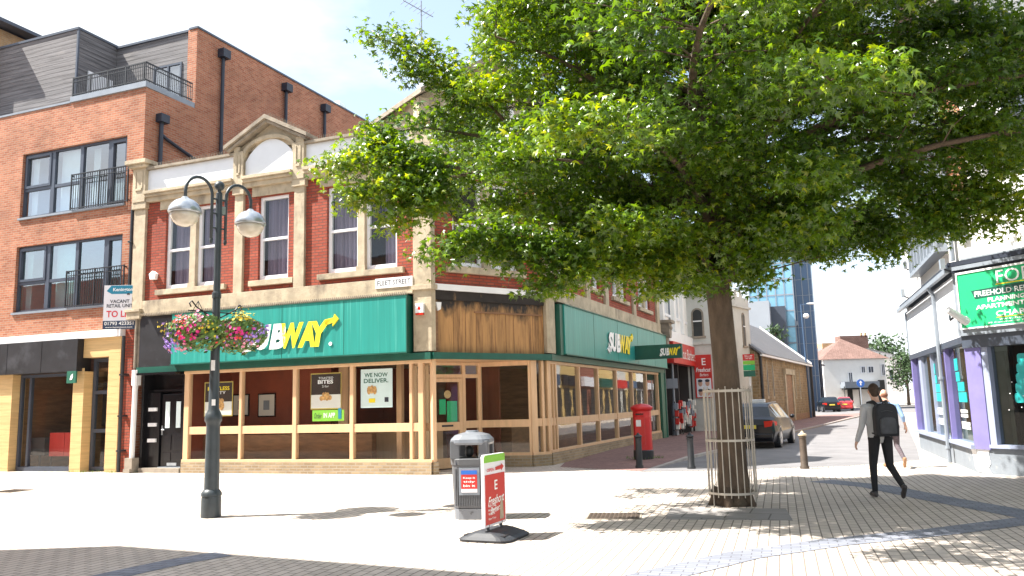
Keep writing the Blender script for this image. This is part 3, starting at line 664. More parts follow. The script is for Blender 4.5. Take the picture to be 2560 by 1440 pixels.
# pigeon spikes
b = MB(FF)
def spikes(mb, pts, n, h=.11, d=.1, lean=.04):
    for i in range(n):
        t_ = (i+.5)/n; u = pts[0][0]+(pts[1][0]-pts[0][0])*t_; z = pts[0][1]+(pts[1][1]-pts[0][1])*t_; k = lean*(-1 if i % 2 else 1)
        mb.box(u-.004, u+.004, d-.004, d+.004, z, z+h); mb.add([(u-.004, d, z), (u+.004, d, z), (u+k, d+.05, z+h), (u+k-.006, d+.05, z+h)], [(0, 1, 2, 3)])
spikes(b, [(-9.45, 9.06), (-6.45, 9.06)], 50); spikes(b, [(-3.75, 9.06), (-.5, 9.06)], 50); spikes(b, [(-6.4, 9.24), (-5.03, 9.98)], 26); spikes(b, [(-5.03, 9.98), (-3.65, 9.24)], 26)
b.build('bird_spikes', 'coping', sb, recalc=False)
b = MB(FF)
for i in range(140): u = -9.2+8.6*i/139; b.box(u-.012, u+.012, .14, .30, 4.50, 4.535); b.box(u-.012, u+.012, .28, .30, 4.535, 4.58)
b.build('bird_spikes', 'coping', sb, recalc=False)
# sash windows
def sash(fr, u0, u1, z0, z1, curt=(0, 1), par=sb):
    f_ = MB(fr); w = .085; m = (z0+z1)/2-.03
    bars(f_, u0, u1, z0, z1, [], [], w, -.19, -.09); f_.box(u0+w, u1-w, -.18, -.085, m-.035, m+.035)
    f_.box(u0+w, u1-w, -.17, -.10, z0+w, z0+w+.05)
    wo = f_.build('window', 'white_upvc', par, bevel=.006)
    p_ = MB(fr); p_.quad((u0+w-.01, -.14, z0+w), (u1-w+.01, -.14, z0+w), (u1-w+.01, -.14, z1-w), (u0+w-.01, -.14, z1-w)); p_.build('pane', 'glass', wo)
    c_ = MB(fr); n = int(26*(curt[1]-curt[0])); a = u0+w+(u1-u0-2*w)*curt[0]; e = u0+w+(u1-u0-2*w)*curt[1]
    for i in range(n):
        x0, x1 = a+(e-a)*i/n, a+(e-a)*(i+1)/n; q0 = -.25-.045*math.sin(i*1.55)-.02*math.sin(i*.7); q1 = -.25-.045*math.sin((i+1)*1.55)-.02*math.sin((i+1)*.7)
        c_.quad((x0, q0, z0), (x1, q1, z0), (x1, q1, z1-.05), (x0, q0, z1-.05))
    c_.build('curtain', 'purple_curtain', wo, smooth=True)
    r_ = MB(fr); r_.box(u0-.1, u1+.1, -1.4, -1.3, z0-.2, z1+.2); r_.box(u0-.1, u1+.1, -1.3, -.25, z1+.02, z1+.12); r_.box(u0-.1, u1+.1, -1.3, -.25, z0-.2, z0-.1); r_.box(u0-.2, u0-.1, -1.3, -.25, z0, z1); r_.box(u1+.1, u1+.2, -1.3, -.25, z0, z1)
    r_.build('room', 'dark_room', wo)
sash(FF, -8.80, -7.85, 5.28, 7.68, (.12, 1)); sash(FF, -7.63, -6.72, 5.28, 7.68); sash(FF, -5.42, -4.40, 5.28, 7.68, (.08, 1))
sash(FF, -3.14, -2.16, 5.28, 7.68, (.0, .92)); sash(FF, -1.94, -.98, 5.28, 7.68, (.5, 1)); sash(CH, .66, 1.60, 5.28, 7.68, (0, .1)); sash(CH, 1.84, 2.74, 5.28, 7.68)
for a, c in ((1.05, 1.9), (2.1, 2.95), (4.35, 5.25), (6.9, 7.72), (7.92, 8.75), (10.7, 11.55), (11.75, 12.6)): sash(FS, a, c, 5.42, 7.68, (.3, 1))
# roof
b = MB(); rp_ = [FF.p(-9.7, -.12, 0)[:2], FF.p(-.1, -.12, 0)[:2], CH.p(CW, -.15, 0)[:2], FS.p(XR, -.1, 0)[:2], FS.p(XR, -9.5, 0)[:2], FF.p(-9.7, -13, 0)[:2]]
b.add([(x, y, 8.6) for x, y in rp_]+[(x, y, 8.5) for x, y in rp_], [(0, 1, 2, 3, 4, 5), (6, 7, 8, 9, 10, 11)]); b.build('roof', 'slate', sb)
b = MB(FS); b.quad((XR, 0, 0), (XR, -9.5, 0), (XR, -9.5, 9), (XR, 0, 9)); b.build('end_wall', 'red_brick', sb)
# fascias
b = MB(FF); b.box(-8.15, -.56, .02, .30, 3.05, 4.47); b.build('fascia', 'sign_green', sb)
b = MB(FF)
for u in (-6.2, -4.35, -2.4): b.box(u-.006, u+.006, .30, .304, 3.06, 4.46)
b.box(-8.17, -.54, .0, .32, 3.02, 3.05); b.box(-.56, -.53, .0, .32, 3.05, 4.48); b.box(-8.17, -.53, .0, .32, 4.47, 4.49)
b.fr = FS
for u in (3.6, 6.4, 9.2, 12.0): b.box(u-.006, u+.006, .26, .264, 3.07, 4.46)
b.box(.50, .78, .02, .22, 3.02, 4.47); b.box(.78, 14.3, .02, .30, 3.03, 3.06); b.box(.78, 14.3, .02, .30, 4.47, 4.50); b.build('fascia_edge', 'green_dark', sb)
b = MB(FS); b.box(.78, 14.3, .02, .26, 3.06, 4.47); b.build('fascia', 'sign_green', sb)
b = MB(FF); b.box(-9.53, -8.18, -.05, .12, 3.02, 4.50); b.build('black_board', 'black_board', sb)
b = MB(); 
for fr_, a, c in ((FF, -9.6, .03), (CH, -.03, CW+.03), (FS, -.03, 14.3)):
    b.fr = fr_; b.box(a, c, -.1, .14, 2.85, 3.018)
b.build('green_beam', 'green_dark', sb)
# charred boarding over the door and the white strip above it
b = MB(CH); b.box(.08, CW-.1, -.1, -.03, 3.03, 4.45)
b.build('boarding', 'ply_charred', sb)
b = MB(CH)
for u in (.66, 1.02, 1.36, 1.95, 2.30, 2.56, 3.2): b.box(u, u+.012, -.03, -.022, 3.04, 4.1)
b.box(.12, .19, -.03, .01, 3.04, 4.3); b.box(1.3, CW-.15, -.03, .0, 4.08, 4.12)
b.build('board_batten', 'brown_wood', sb)
b = MB(CH); b.box(.08, CW-.1, -.1, .02, 4.38, 4.62)
b.build('charred_strip', 'soot', sb)
b = MB(CH); b.box(.05, CW-.05, -.1, .08, 4.62, 4.775); b.build('white_strip', 'white_paint', sb)
# shop logo lettering
def logo(fr, u0, u1, z0, z1, d, par, ycol='logo_yellow', wcol='logo_white', th=.045, reg=True):
    w = u1-u0; h = z1-z0; m = u0+w*.47
    a = MB(fr); k = MB(fr)
    H_ = lambda mb, s, x0, x1, za, zb: [letters(mb, s, x0, x1, za, zb, d+th, bold=.055, shear=.22)]
    for s, x0, x1 in (('S', .0, .18), ('U', .15, .33), ('B', .31, .49)): H_(a, s, u0+w*x0, u0+w*x1, z0+.05*h, z0+h*.86)
    a.ext([(u0-w*.03, z0+.10*h), (u0+w*.05, z0-.06*h), (u0+w*.045, z0+.02*h), (u0+w*.12, z0+.04*h), (u0+w*.11, z0+.20*h), (u0+w*.05, z0+.18*h), (u0+w*.045, z0+.26*h)], d, d+th)
    for s, x0, x1 in (('W', .44, .68), ('A', .62, .80), ('Y', .76, .96)): H_(k, s, u0+w*x0, u0+w*x1, z0+.05*h, z0+h*.86)
    k.ext([(u0+w*.90, z0+.70*h), (u0+w*.985, z0+.78*h), (u0+w*.98, z0+.66*h), (u0+w*1.04, z0+.88*h), (u0+w*1.0, z0+1.04*h), (u0+w*.99, z0+.93*h), (u0+w*.90, z0+.88*h)], d, d+th)
    a.build('lettering', wcol, par, recalc=False); k.build('lettering', ycol, par, recalc=False)
    if reg: c_ = MB(fr); c_.ext([(u0+w*.955+.05*math.cos(q*.628), z0+.12*h+.05*math.sin(q*.628)) for q in range(10)], d, d+.02); c_.build('lettering', wcol, par)
ua, za = FF.q(606, 862, .3); ub, zb = FF.q(838, 800, .3)
logo(FF, ua, ub, 3.26, 3.26+.84, .30, sb)
logo(FS, FS.q(1518, 860, .26)[0], FS.q(1579, 860, .26)[0], 3.32, 4.12, .26, sb, reg=False)
# ---------------- timber shopfront
RI = 1.15
b = MB(FF)
for u, w in ((-7.80, .17), (-5.91, .09), (-4.12, .12), (-2.34, .11), (-.60, .08), (-.32, .14)): b.box(u-w/2, u+w/2, -.12, .02, .36, 2.80)
b.box(-7.9, .0, -.11, .03, 2.76, 2.845); b.box(-7.9, -.0, -.13, .05, .30, .37)
for a, c in ((-7.71, -5.955), (-5.865, -4.18), (-4.06, -2.395), (-2.285, -.64), (-.56, -.39)): b.box(a, c, -.10, .0, 1.06, 1.27)
b.fr = CH.sub(.0, 0)
# posts at the corner, then the recessed door front parallel to the cut corner
b.box(.0, .10, -.12, .02, .30, 2.845)
b.box(CW-.62, CW-.42, -.12, .02, .36, 2.845); b.box(CW-.25, CW-.17, -.12, .02, .36, 2.845); b.box(CW-.06, CW, -.1, .02, .30, 2.845)
b.box(CW-.42, CW-.06, -.10, .0, 1.06, 1.27); b.box(CW-.62, CW, -.13, .05, .30, .37)
DL, DR = .12, 2.15                                                      # recess door line (u), at depth RI
for u, w in ((.14, .10), (.48, .10), (1.62, .10), (2.12, .10)): b.box(u-w/2, u+w/2, -RI-.06, -RI+.04, .02, 2.84)
b.box(.14, 2.12, -RI-.05, -RI+.03, 2.42, 2.52); b.box(.14, 2.12, -RI-.05, -RI+.03, 2.76, 2.845)
for a, c in ((.19, .43), (1.67, 2.07)): b.box(a, c, -RI-.05, -RI+.03, 1.06, 1.26); b.box(a, c, -RI-.05, -RI+.03, .02, .16)
# right angled return of the recess and left return
RA = Fr(CH.p(2.15, -RI, 0), CH.ang-math.degrees(math.atan2(RI, CW-.62-2.15))); LR = math.hypot(RI, CW-.62-2.15)
b.fr = RA; b.box(.0, .05, -.05, .05, .30, 2.845); b.box(LR-.06, LR-.0, -.05, .05, .3, 2.845); b.box(.05, LR-.06, -.05, .05, 1.06, 1.26); b.box(.05, LR-.06, -.05, .05, .30, .38); b.box(.05, LR-.06, -.05, .05, 2.72, 2.845)
LA = Fr(CH.p(.1, -.02, 0), CH.ang-88); b.fr = Fr(CH.p(.10, -RI, 0), CH.ang-90)
b.box(.0, .05, -.04, .04, .3, 2.84); b.box(RI-.14, RI-.04, -.04, .04, .3, 2.84); b.box(.05, RI-.14, -.04, .04, 1.06, 1.26); b.box(.05, RI-.14, -.04, .04, .3, .38); b.box(.05, RI-.14, -.04, .04, 2.72, 2.84)
LRf = b.fr
b.fr = FS
sp_ = (.0, .28, .62, 2.70, 4.66, 6.89, 9.12, 11.35, 13.4)
for u, w in ((.06, .14), (.34, .06), (.58, .10), (2.70, .10), (4.66, .11), (6.89, .11), (9.12, .11), (11.35, .11), (13.40, .12)): b.box(u-w/2, u+w/2, -.12, .02, .36, 2.80)
b.box(0, 13.5, -.11, .03, 2.76, 2.845); b.box(.0, 13.5, -.13, .05, .33, .40)
for a, c in ((.13, .31), (.37, .53), (.63, 2.65), (2.75, 4.6), (4.72, 6.83), (6.95, 9.06), (9.18, 11.29), (11.41, 13.34)): b.box(a, c, -.10, .0, 1.06, 1.27)
b.build('shopfront_frame', 'wood_frame', sb, bevel=.006)
g_ = MB(FF); g_.quad((-7.75, -.05, .36), (-.02, -.05, .36), (-.02, -.05, 2.78), (-7.75, -.05, 2.78)); g_.build('shop_pane', 'glass_clear', sb)
g_ = MB(FS); g_.quad((.0, -.05, .38), (13.4, -.05, .38), (13.4, -.05, 2.78), (.0, -.05, 2.78)); g_.build('shop_pane', 'glass', sb)
g_ = MB(CH); g_.quad((CW-.6, -.05, .36), (CW, -.05, .36), (CW, -.05, 2.78), (CW-.6, -.05, 2.78)); g_.quad((.14, -RI, .1), (2.12, -RI, .1), (2.12, -RI, 2.8), (.14, -RI, 2.8))
g_.fr = RA; g_.quad((.03, 0, .36), (LR, 0, .36), (LR, 0, 2.78), (.03, 0, 2.78)); g_.fr = LRf; g_.quad((.03, 0, .36), (RI-.05, 0, .36), (RI-.05, 0, 2.78), (.03, 0, 2.78)); g_.split('shop_pane', 'glass', sb)
# door
f_ = MB(CH); bars(f_, .54, 1.56, .03, 2.41, [], [], .10, -RI-.04, -RI+.05); f_.box(.64, 1.46, -RI-.04, -RI+.05, 1.02, 1.24); f_.box(.64, 1.46, -RI-.04, -RI+.05, .13, .30); do = f_.build('shop_door', 'wood_frame', sb, bevel=.006)
f_ = MB(CH); f_.box(.9, 1.25, -RI+.05, -RI+.06, 1.12, 1.17); f_.build('letter_slot', 'black_iron', do)
f_ = MB(CH); f_.tube([(.60, -RI+.1, 1.25), (.60, -RI+.1, 1.75)], .012, 6); f_.build('handle', 'black_iron', do)
f_ = MB(CH); f_.box(.86, 1.06, -RI-.015, -RI-.008, 1.45, 1.85); f_.box(1.1, 1.42, -RI-.015, -RI-.008, 1.22, 1.80); f_.build('sticker', 'green_bright', do)
f_ = MB(CH); f_.ext([(1.12+.11*math.cos(q*.52), 1.98+.11*math.sin(q*.52)) for q in range(12)], -RI-.015, -RI-.008); f_.build('sticker', 'wood_clad', do)
# stall riser
b = MB(FF); b.box(-7.9, -.02, -.3, .06, 0, .30)
b.fr = CH; b.box(.0, .14, -.28, .05, 0, .30); b.box(CW-.62, CW, -.3, .05, 0, .30); b.fr = FS; b.box(.02, 13.6, -.3, .06, 0, .33)
b.fr = RA; b.box(.0, LR, -.25, .06, 0, .30); b.fr = LRf; b.box(-.02, RI-.1, -.06, .22, 0, .30)
b.build('stall_riser', 'buff_brick', sb)
# recess ceiling and floor
b = MB(CH); b.add([(.05, .05, 2.848), (CW-.3, .05, 2.848), (2.2, -RI-.2, 2.848), (.05, -RI-.2, 2.848)], [(0, 1, 2, 3)]); b.build('recess_ceiling', 'wood_frame', sb)
# interior of the shop
b = MB(FF); b.box(-9.5, -.2, -5.0, -4.9, 0, 2.95); b.box(-4.3, -4.25, -4.9, -2.0, 0, 2.95); b.build('back_wall', 'red_wall', sb)
b = MB(FF); b.box(-7.95, -7.85, -4.9, -.15, 0, 2.9); b.box(-7.85, -4.25, -1.95, -1.9, .0, 2.95); b.build('partition', 'red_wall', sb)
b = MB(FF); b.box(-7.85, -2.2, -1.0, -.75, .0, 1.0); b.build('bench', 'brown_wood', sb)
b = MB(); ip = [FF.p(-9.5, -.1, 0)[:2], FF.p(-.1, -.1, 0)[:2], LRf.p(0, .0, 0)[:2], CH.p(2.15, -RI-.05, 0)[:2], FS.p(.1, -.1, 0)[:2], FS.p(13.6, -.1, 0)[:2], FS.p(13.6, -5, 0)[:2], FS.p(3, -7, 0)[:2], FF.p(-9.5, -5, 0)[:2]]
b.add([(x, y, .02) for x, y in ip]+[(x, y, 2.9) for x, y in ip], [tuple(range(9)), tuple(range(9, 18))]); b.build('interior_floor', 'beige_floor', sb)
b = MB(FS); b.box(1, 13.8, -4.2, -4.1, 0, 2.9); b.box(13.6, 13.7, -4.1, -.1, 0, 2.9); b.box(2.0, 9, -2.6, -2.0, .02, 1.0); b.box(5, 5.1, -4.1, -2.2, 0, 2.9); b.build('interior_wall', 'brown_wood', sb)
b = MB(FF); b.box(-3.6, -3.3, -1.5, -1.3, .03, 2.85); b.box(-1.5, -1.35, -1.0, -.85, .03, 2.85); b.box(-3.3, -1.0, -2.6, -2.0, .03, 1.05); b.build('interior_post', 'wood_frame', sb)
# posters and pictures
def poster(px, pal, label, name='poster', d=-.075, extra=None):
    (x0, y0, x1, y1) = px; ua, z1 = FF.q(x0, y0, d); ub, z0 = FF.q(x1, y1, d)
    t = thing(name, label, 'poster', FF.p(ua, d, z0)); b = MB(FF); b.box(ua, ub, d-.01, d, z0, z1); b.build('sheet', pal, t)
    return t, ua, ub, z0, z1
def txt(t, fr, s, u0, u1, z0, z1, d, m, **k): b = MB(fr); letters(b, s, u0, u1, z0, z1, d, **k); b.build('lettering', m, t, recalc=False)
t, a, c, z0, z1 = poster((512, 956, 581, 1040), 'gold', 'dark poster of a filled roll headed MEATLESS in the first shop pane'); w = c-a; h = z1-z0
b = MB(FF); b.box(a+.03, c-.03, -.075, -.072, z0+h*.42, z1-.03); b.build('dark_field', 'poster_dark', t)
b = MB(FF); b.box(a+.03, c-.03, -.075, -.072, z0+.03, z0+h*.42); b.build('pale_field', 'paper', t)
def food(t, cx, cz, rx, rz, n=3):
    b = MB(FF); rx *= .85/n**.5*.8
    for i in range(n): b.ell((cx+(i-(n-1)/2)*rx*.9, -.066, cz+rz*.2*(i % 2)), (rx*.62, .008, rz), 8)
    b.build('food_picture', 'food', t, smooth=True)
food(t, (a+c)/2, z0+h*.30, w*.36, h*.13); food(t, (a+c)/2+.02, z0+h*.45, w*.30, h*.07)
txt(t, FF, 'MEATLESS', a+w*.12, c-w*.12, z0+h*.75, z0+h*.86, -.070, 'logo_yellow', bold=.02); txt(t, FF, 'PATTY', a+w*.2, c-w*.25, z0+h*.64, z0+h*.72, -.070, 'logo_white')
t, a, c, z0, z1 = poster((777, 934, 853, 1022), 'gold', 'brown poster of golden bites on a plate in the third shop pane'); w = c-a; h = z1-z0
b = MB(FF); b.box(a+.02, c-.02, -.075, -.072, z0+h*.4, z1-.03); b.build('dark_field', 'poster_dark', t)
b = MB(FF); b.box(a+.02, c-.02, -.075, -.072, z0+.03, z0+h*.4); b.build('pale_field', 'paper', t)
food(t, (a+c)/2, z0+h*.30, w*.30, h*.07, 4); food(t, (a+c)/2, z0+h*.40, w*.20, h*.06, 3)
txt(t, FF, 'TOASTED', a+w*.26, c-w*.26, z0+h*.83, z0+h*.89, -.070, 'logo_white'); txt(t, FF, 'BITES', a+w*.24, c-w*.26, z0+h*.70, z0+h*.81, -.070, 'logo_white', bold=.03); txt(t, FF, '2 for', a+w*.38, c-w*.4, z0+h*.60, z0+h*.66, -.070, 'logo_white')
t, a, c, z0, z1 = poster((781, 1026, 860, 1052), 'green_lime', 'lime green strip sign below the brown poster in the third shop pane', 'strip_sign'); w = c-a; h = z1-z0
txt(t, FF, 'Order', a+w*.06, a+w*.30, z0+h*.25, z0+h*.75, -.070, 'txt_dark', shear=.3); txt(t, FF, 'IN APP', a+w*.36, a+w*.72, z0+h*.3, z0+h*.75, -.070, 'logo_white', bold=.02)
b = MB(FF); b.box(a+w*.82, a+w*.92, -.075, -.068, z0+h*.2, z1+.04); b.build('phone_picture', 'board_blue', t)
t, a, c, z0, z1 = poster((902, 924, 981, 1018), 'poster_pale', 'pale poster reading WE NOW DELIVER with a filled roll in the fourth shop pane'); w = c-a; h = z1-z0
txt(t, FF, 'WE NOW', a+w*.12, c-w*.14, z0+h*.79, z0+h*.90, -.070, 'green_pipe', bold=.02); txt(t, FF, 'DELIVER.', a+w*.10, c-w*.12, z0+h*.64, z0+h*.75, -.070, 'green_pipe', bold=.02)
food(t, a+w*.36, z0+h*.45, w*.26, h*.11, 3); b = MB(FF); b.box(a+w*.26, a+w*.46, -.075, -.07, z0+h*.13, z0+h*.24); b.build('mark', 'logo_yellow', t)
b = MB(FF); b.box(a+w*.76, a+w*.88, -.075, -.07, z0+h*.14, z0+h*.26); b.build('mark', 'txt_dark', t)
def picture(x0, y0, x1, y1, label):
    d = -1.86; ua, z1 = FF.q(x0, y0, d); ub, z0 = FF.q(x1, y1, d); t = thing('framed_picture', label, 'picture', FF.p(ua, d, z0), 'framed pictures on the red wall')
    b = MB(FF); b.box(ua, ub, d-.03, d, z0, z1); b.build('frame', 'black_gloss', t); w = ub-ua; h = z1-z0
    b = MB(FF); b.box(ua+.04, ub-.04, d, d+.005, z0+.04, z1-.04); b.build('mount', 'paper', t)
    b = MB(FF); b.box(ua+w*.33, ub-w*.33, d+.005, d+.009, z0+h*.3, z1-h*.3); b.build('print', 'grey_metal', t)
picture(582, 986, 622, 1040, 'pale framed picture half behind the MEATLESS poster'); picture(645, 984, 688, 1042, 'pale framed picture alone on the red wall in the second pane')
DF = FF.sub(0, .30)
# black house door at the left end
b = MB(DF); b.box(-9.45, -7.93, -.75, -.7, 0, 2.85); b.box(-9.5, -9.42, -.7, -.31, 0, 2.85); b.box(-7.98, -7.9, -.7, -.31, 0, 2.85); b.box(-9.42, -7.98, -.7, .0, 2.78, 2.84); b.box(-9.42, -7.98, -.55, -.5, 2.30, 2.36)
b.box(-9.42, -8.93, -.55, -.45, .13, 2.28); b.build('doorcase', 'black_gloss', sb)
f_ = MB(DF); f_.box(-8.90, -8.04, -.60, -.50, .14, 2.22)
for a, c in ((-8.80, -8.52), (-8.42, -8.14)):
    for z0_, z1_ in ((.3, .55), (.62, 1.05)):
        f_.box(a, c, -.5, -.485, z0_, z1_)
do = f_.build('house_door', 'black_gloss', sb, bevel=.008)
f_ = MB(DF); f_.box(-8.76, -8.60, -.5, -.49, 1.25, 2.0); f_.box(-8.36, -8.20, -.5, -.49, 1.25, 2.0); f_.build('pane', 'pale_blind', do)
f_ = MB(DF); f_.tube([(-8.86, -.46, 1.2), (-8.76, -.46, 1.2)], .02, 6); f_.box(-8.88, -8.84, -.5, -.48, 1.05, 1.32); f_.box(-8.65, -8.3, -.5, -.49, .18, .26); f_.build('handle', 'lamp_metal', do)
for z in (.85, 1.3, 1.74):
    f_ = MB(DF); f_.box(-9.32, -9.02, -.45, -.40, z, z+.10); f_.box(-9.25, -9.10, -.41, -.385, z+.04, z+.055); f_.build('letter_box', 'white_upvc', sb)
f_ = MB(FF); f_.box(-9.45, -7.95, -.7, .08, .002, .13); f_.build('door_step', 'stone_dark', sb)
f_ = MB(FF); f_.box(-8.9, -8.05, -.45, -.1, .13, .15); f_.build('door_mat', 'grey_metal', sb)
b = MB(FF); b.tube([(-9.65, .12, .40), (-9.62, .12, 2.95)], .075, 8); b.box(-9.74, -9.54, .0, .16, 2.5, 2.95); b.build('downpipe', 'white_paint', sb, smooth=False)
b = MB(FF); b.box(-9.8, -9.52, -.02, .24, 0, .42); b.box(-9.78, -9.54, .0, .3, .0, .12); b.build('plinth', 'stone_dark', sb)
b = MB(FF); b.tube([(-9.70, .1, 3.0), (-9.70, .1, 4.45)], .04, 8); b.box(-9.8, -9.6, 0, .06, 3.0, 4.45, ); b.build('pipe_boxing', 'coping', sb)
# green pilaster and downpipe at the far end, carved bracket above it
b = MB(FS); b.box(13.55, 14.15, -.1, .12, 0, 3.02); b.tube([(14.25, .12, .05), (14.25, .12, 3.0)], .05, 8); b.build('green_pilaster', 'green_pipe', sb)
b = MB(FS); b.box(14.2, 15.0, -.05, .55, 5.05, 5.18); b.ext([(14.3, 5.05), (14.9, 5.05), (14.85, 4.6), (14.75, 4.4), (14.45, 4.4), (14.35, 4.65)], 0, .42); b.box(14.35, 14.85, 0, .28, 4.0, 4.4); b.box(14.4, 14.8, 0, .2, 3.5, 4.0)
for i in range(5): b.ell((14.4+i*.1, .42, 4.85), (.06, .06, .08), 6)
b.build('carved_bracket', 'coping', sb)
# alarm boxes, street name, sensor
def alarm(fr, u, z, label, m='white_paint', s=1):
    t = thing('alarm_box', label, 'alarm box', fr.p(u, .1, z), 'alarm boxes on the corner building'); b = MB(fr)
    b.ext([(u-.11*s, z), (u+.11*s, z), (u+.12*s, z+.24*s), (u-.12*s, z+.24*s)], .1, .19); b.build('case', m, t, bevel=.01)
    b = MB(fr); b.box(u-.10*s, u+.10*s, .1, .195, z-.05*s, z-.005); b.build('strobe', 'tail_red', t); return t
t = alarm(FF, -.25, 4.02, 'white alarm box with red strobe on the stone corner pilaster beside the green fascia'); b = MB(FF); b.ext([(-.29, 4.15), (-.25, 4.2), (-.21, 4.15), (-.22, 4.1), (-.28, 4.1)], .19, .195); b.build('emblem', 'tail_red', t)
t = thing('alarm_box', 'small white box over the charred boarding', 'alarm box', CH.p(.2, .0, 4.2), 'alarm boxes on the corner building'); b = MB(CH); b.ext([(.10, 4.3), (.26, 4.3), (.24, 4.12), (.16, 4.08)], -.02, .07); b.build('case', 'white_paint', t)
t = thing('alarm_box', 'white pentagonal alarm box on red brick beside the leftmost sash window', 'alarm box', FF.p(-9.15, .0, 5.6), 'alarm boxes on the corner building'); b = MB(FF); b.ext([(-9.28, 5.77), (-9.15, 5.86), (-9.02, 5.77), (-9.06, 5.60), (-9.24, 5.60)], .0, .12); b.build('case', 'white_paint', t, bevel=.01)
t = thing('street_name_sign', 'white street name plate reading FLEET STREET above the green fascia', 'street sign', FF.p(-1.5, .1, 4.72)); b = MB(FF); b.box(-1.56, -.47, .10, .125, 4.74, 5.0); b.build('plate', 'white_paint', t)
txt(t, FF, 'FLEET STREET', -1.50, -.52, 4.81, 4.94, .127, 'txt_dark', bold=.015)
t = thing('television_aerial', 'thin aerial on a mast above the corner roof', 'aerial', CH.p(.9, -2, 9)); b = MB(CH); b.tube([(.9, -2, 9.2), (.9, -2, 13.6)], .022, 6); b.tube([(.3, -2, 13.45), (1.3, -2, 13.2)], .015, 5)
for k in range(7): b.tube([(.35+k*.14, -2.25, 13.45-k*.036), (.35+k*.14, -1.75, 13.43-k*.036)], .01, 4)
b.tube([(.7, -2, 12.7), (1.1, -2.2, 12.8)], .012, 5); b.build('mast', 'grey_metal', t)
# perspective sign hung out over the side street
pj = Fr(FS.p(8.8, .25, 0), 67.22-90)
t = thing('projecting_sign', 'dark green box sign hung out over the side street beyond the red pillar box', 'sign', pj.p(0, 0, 3.4))
zc = pj.q(1640, 880)[1]; L_ = pj.q(1706, 880)[0]
b = MB(pj); b.box(0, L_, -.09, .09, zc-.26, zc+.26); b.build('box', 'green_dark', t); b = MB(pj); b.box(-.3, .02, -.02, .02, zc-.1, zc+.1); b.build('bracket', 'black_iron', t)
ua = pj.q(1651, 880)[0]; ub = pj.q(1701, 880)[0]
f0 = len(t.children); logo(pj, ua, ub, zc-.17, zc+.17, .09, t, th=.01, reg=False)
# estate agent board fixed between the two buildings
eb = Fr(G(300, 1183)+0, -3); eb = Fr(FF.p(-10.35, .25, 0), 2)
t = thing('agent_board', 'white TO LET board with blue and navy bands fixed beside the stone pilaster', 'sign', eb.p(0, 0, 4.2))
u0_, zt_ = eb.q(262, 714); u1_, zb_ = eb.q(338, 822)
b = MB(eb); b.box(u0_, u1_, -.02, .02, zb_, zt_); b.build('board', 'board_white', t); h = zt_-zb_; w = u1_-u0_
b = MB(eb); b.ext([(u0_+w*.08, zt_-h*.13), (u0_+w*.22, zt_-h*.01), (u1_-.01, zt_-h*.01), (u1_-.01, zt_-h*.2), (u0_+w*.24, zt_-h*.2)], .02, .024); b.build('blue_band', 'board_blue', t)
b = MB(eb); b.box(u0_, u1_, .02, .024, zb_, zb_+h*.19); b.build('navy_band', 'board_navy', t)
for s, x0, x1, y0, y1, m_ in (('Keningtons', .28, .95, .84, .94, 'logo_white'), ('VACANT', .20, .80, .59, .67, 'txt_dark'), ('RETAIL UNIT', .10, .92, .49, .57, 'txt_dark'), ('TO LET', .10, .94, .27, .42, 'txt_red'), ('01793 423351', .05, .95, .09, .17, 'logo_white'), ('www.keningtons.com', .08, .92, .02, .06, 'logo_white')):
    txt(t, eb, s, u0_+w*x0, u0_+w*x1, zb_+h*y0, zb_+h*y1, .026, m_, bold=.02)
b = MB(eb); b.box(u0_+w*.4, u0_+w*.46, -.3, -.02, zb_+.2, zb_+.26); b.box(u0_+w*.4, u0_+w*.46, -.3, -.02, zt_-.3, zt_-.24); b.build('bracket', 'black_iron', t)
# ================================================================ side street, left row
wbld = bthing('white_shop_building', 'white rendered building with flat pilasters above a red fronted shop', Fr(FS.p(14.4, 0, 0), 0))
b = MB(FS); b.wall(14.35, 20.9, 4.8, 9.4, [(15.3, 16.3, 5.6, 8.2), (17.6, 18.7, 5.6, 8.2), (19.6, 20.3, 5.6, 8.2)], rev=.2)
for u in (14.5, 17.0, 19.1): b.box(u, u+.4, 0, .15, 4.9, 9.2)
b.box(14.35, 20.9, 0, .35, 9.2, 9.5); b.box(14.35, 20.9, -8, -.01, 9.1, 9.2); b.box(14.35, 14.5, -8, -.01, 4, 9.1)
b.build('wall', 'white_render', wbld)
b = MB(FS)
for a, c in ((15.3, 16.3), (17.6, 18.7), (19.6, 20.3)): bars(b, a, c, 5.6, 8.2, [], [(6.9, a, c)], .09, -.2, -.1); b.box(a-.1, c+.1, 0, .1, 5.48, 5.59)
wo = b.build('window', 'white_upvc', wbld)
b = MB(FS)
for a, c in ((15.3, 16.3), (17.6, 18.7), (19.6, 20.3)): b.quad((a, -.17, 5.6), (c, -.17, 5.6), (c, -.17, 8.2), (a, -.17, 8.2)); b.box(a, c, -.6, -.5, 5.6, 8.2)
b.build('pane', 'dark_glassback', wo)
b = MB(FS); b.box(15.1, 21.4, -.2, .25, 4.33, 4.80); b.build('shop_cornice', 'white_paint', wbld)
b = MB(FS); b.box(15.6, 21.4, -.1, .3, 3.35, 4.33); b.build('fascia', 'red_sign', wbld)
b = MB(FS); letters(b, 'Freshcut Barbers', 16.2, 20.9, 3.6, 4.1, .31); b.build('lettering', 'logo_white', wbld, recalc=False)
b = MB(FS); b.box(14.35, 21, -3.2, -3.0, 0, 4.3); b.box(14.35, 14.9, -3, .05, 0, 4.3); b.box(20.9, 21.3, -3, .1, 0, 3.35); b.box(14.9, 20.9, -3, -.1, 3.35, 3.5); b.box(17.8, 17.95, -2, 0, 0, 3.35); b.build('shopfront', 'dark_room', wbld)
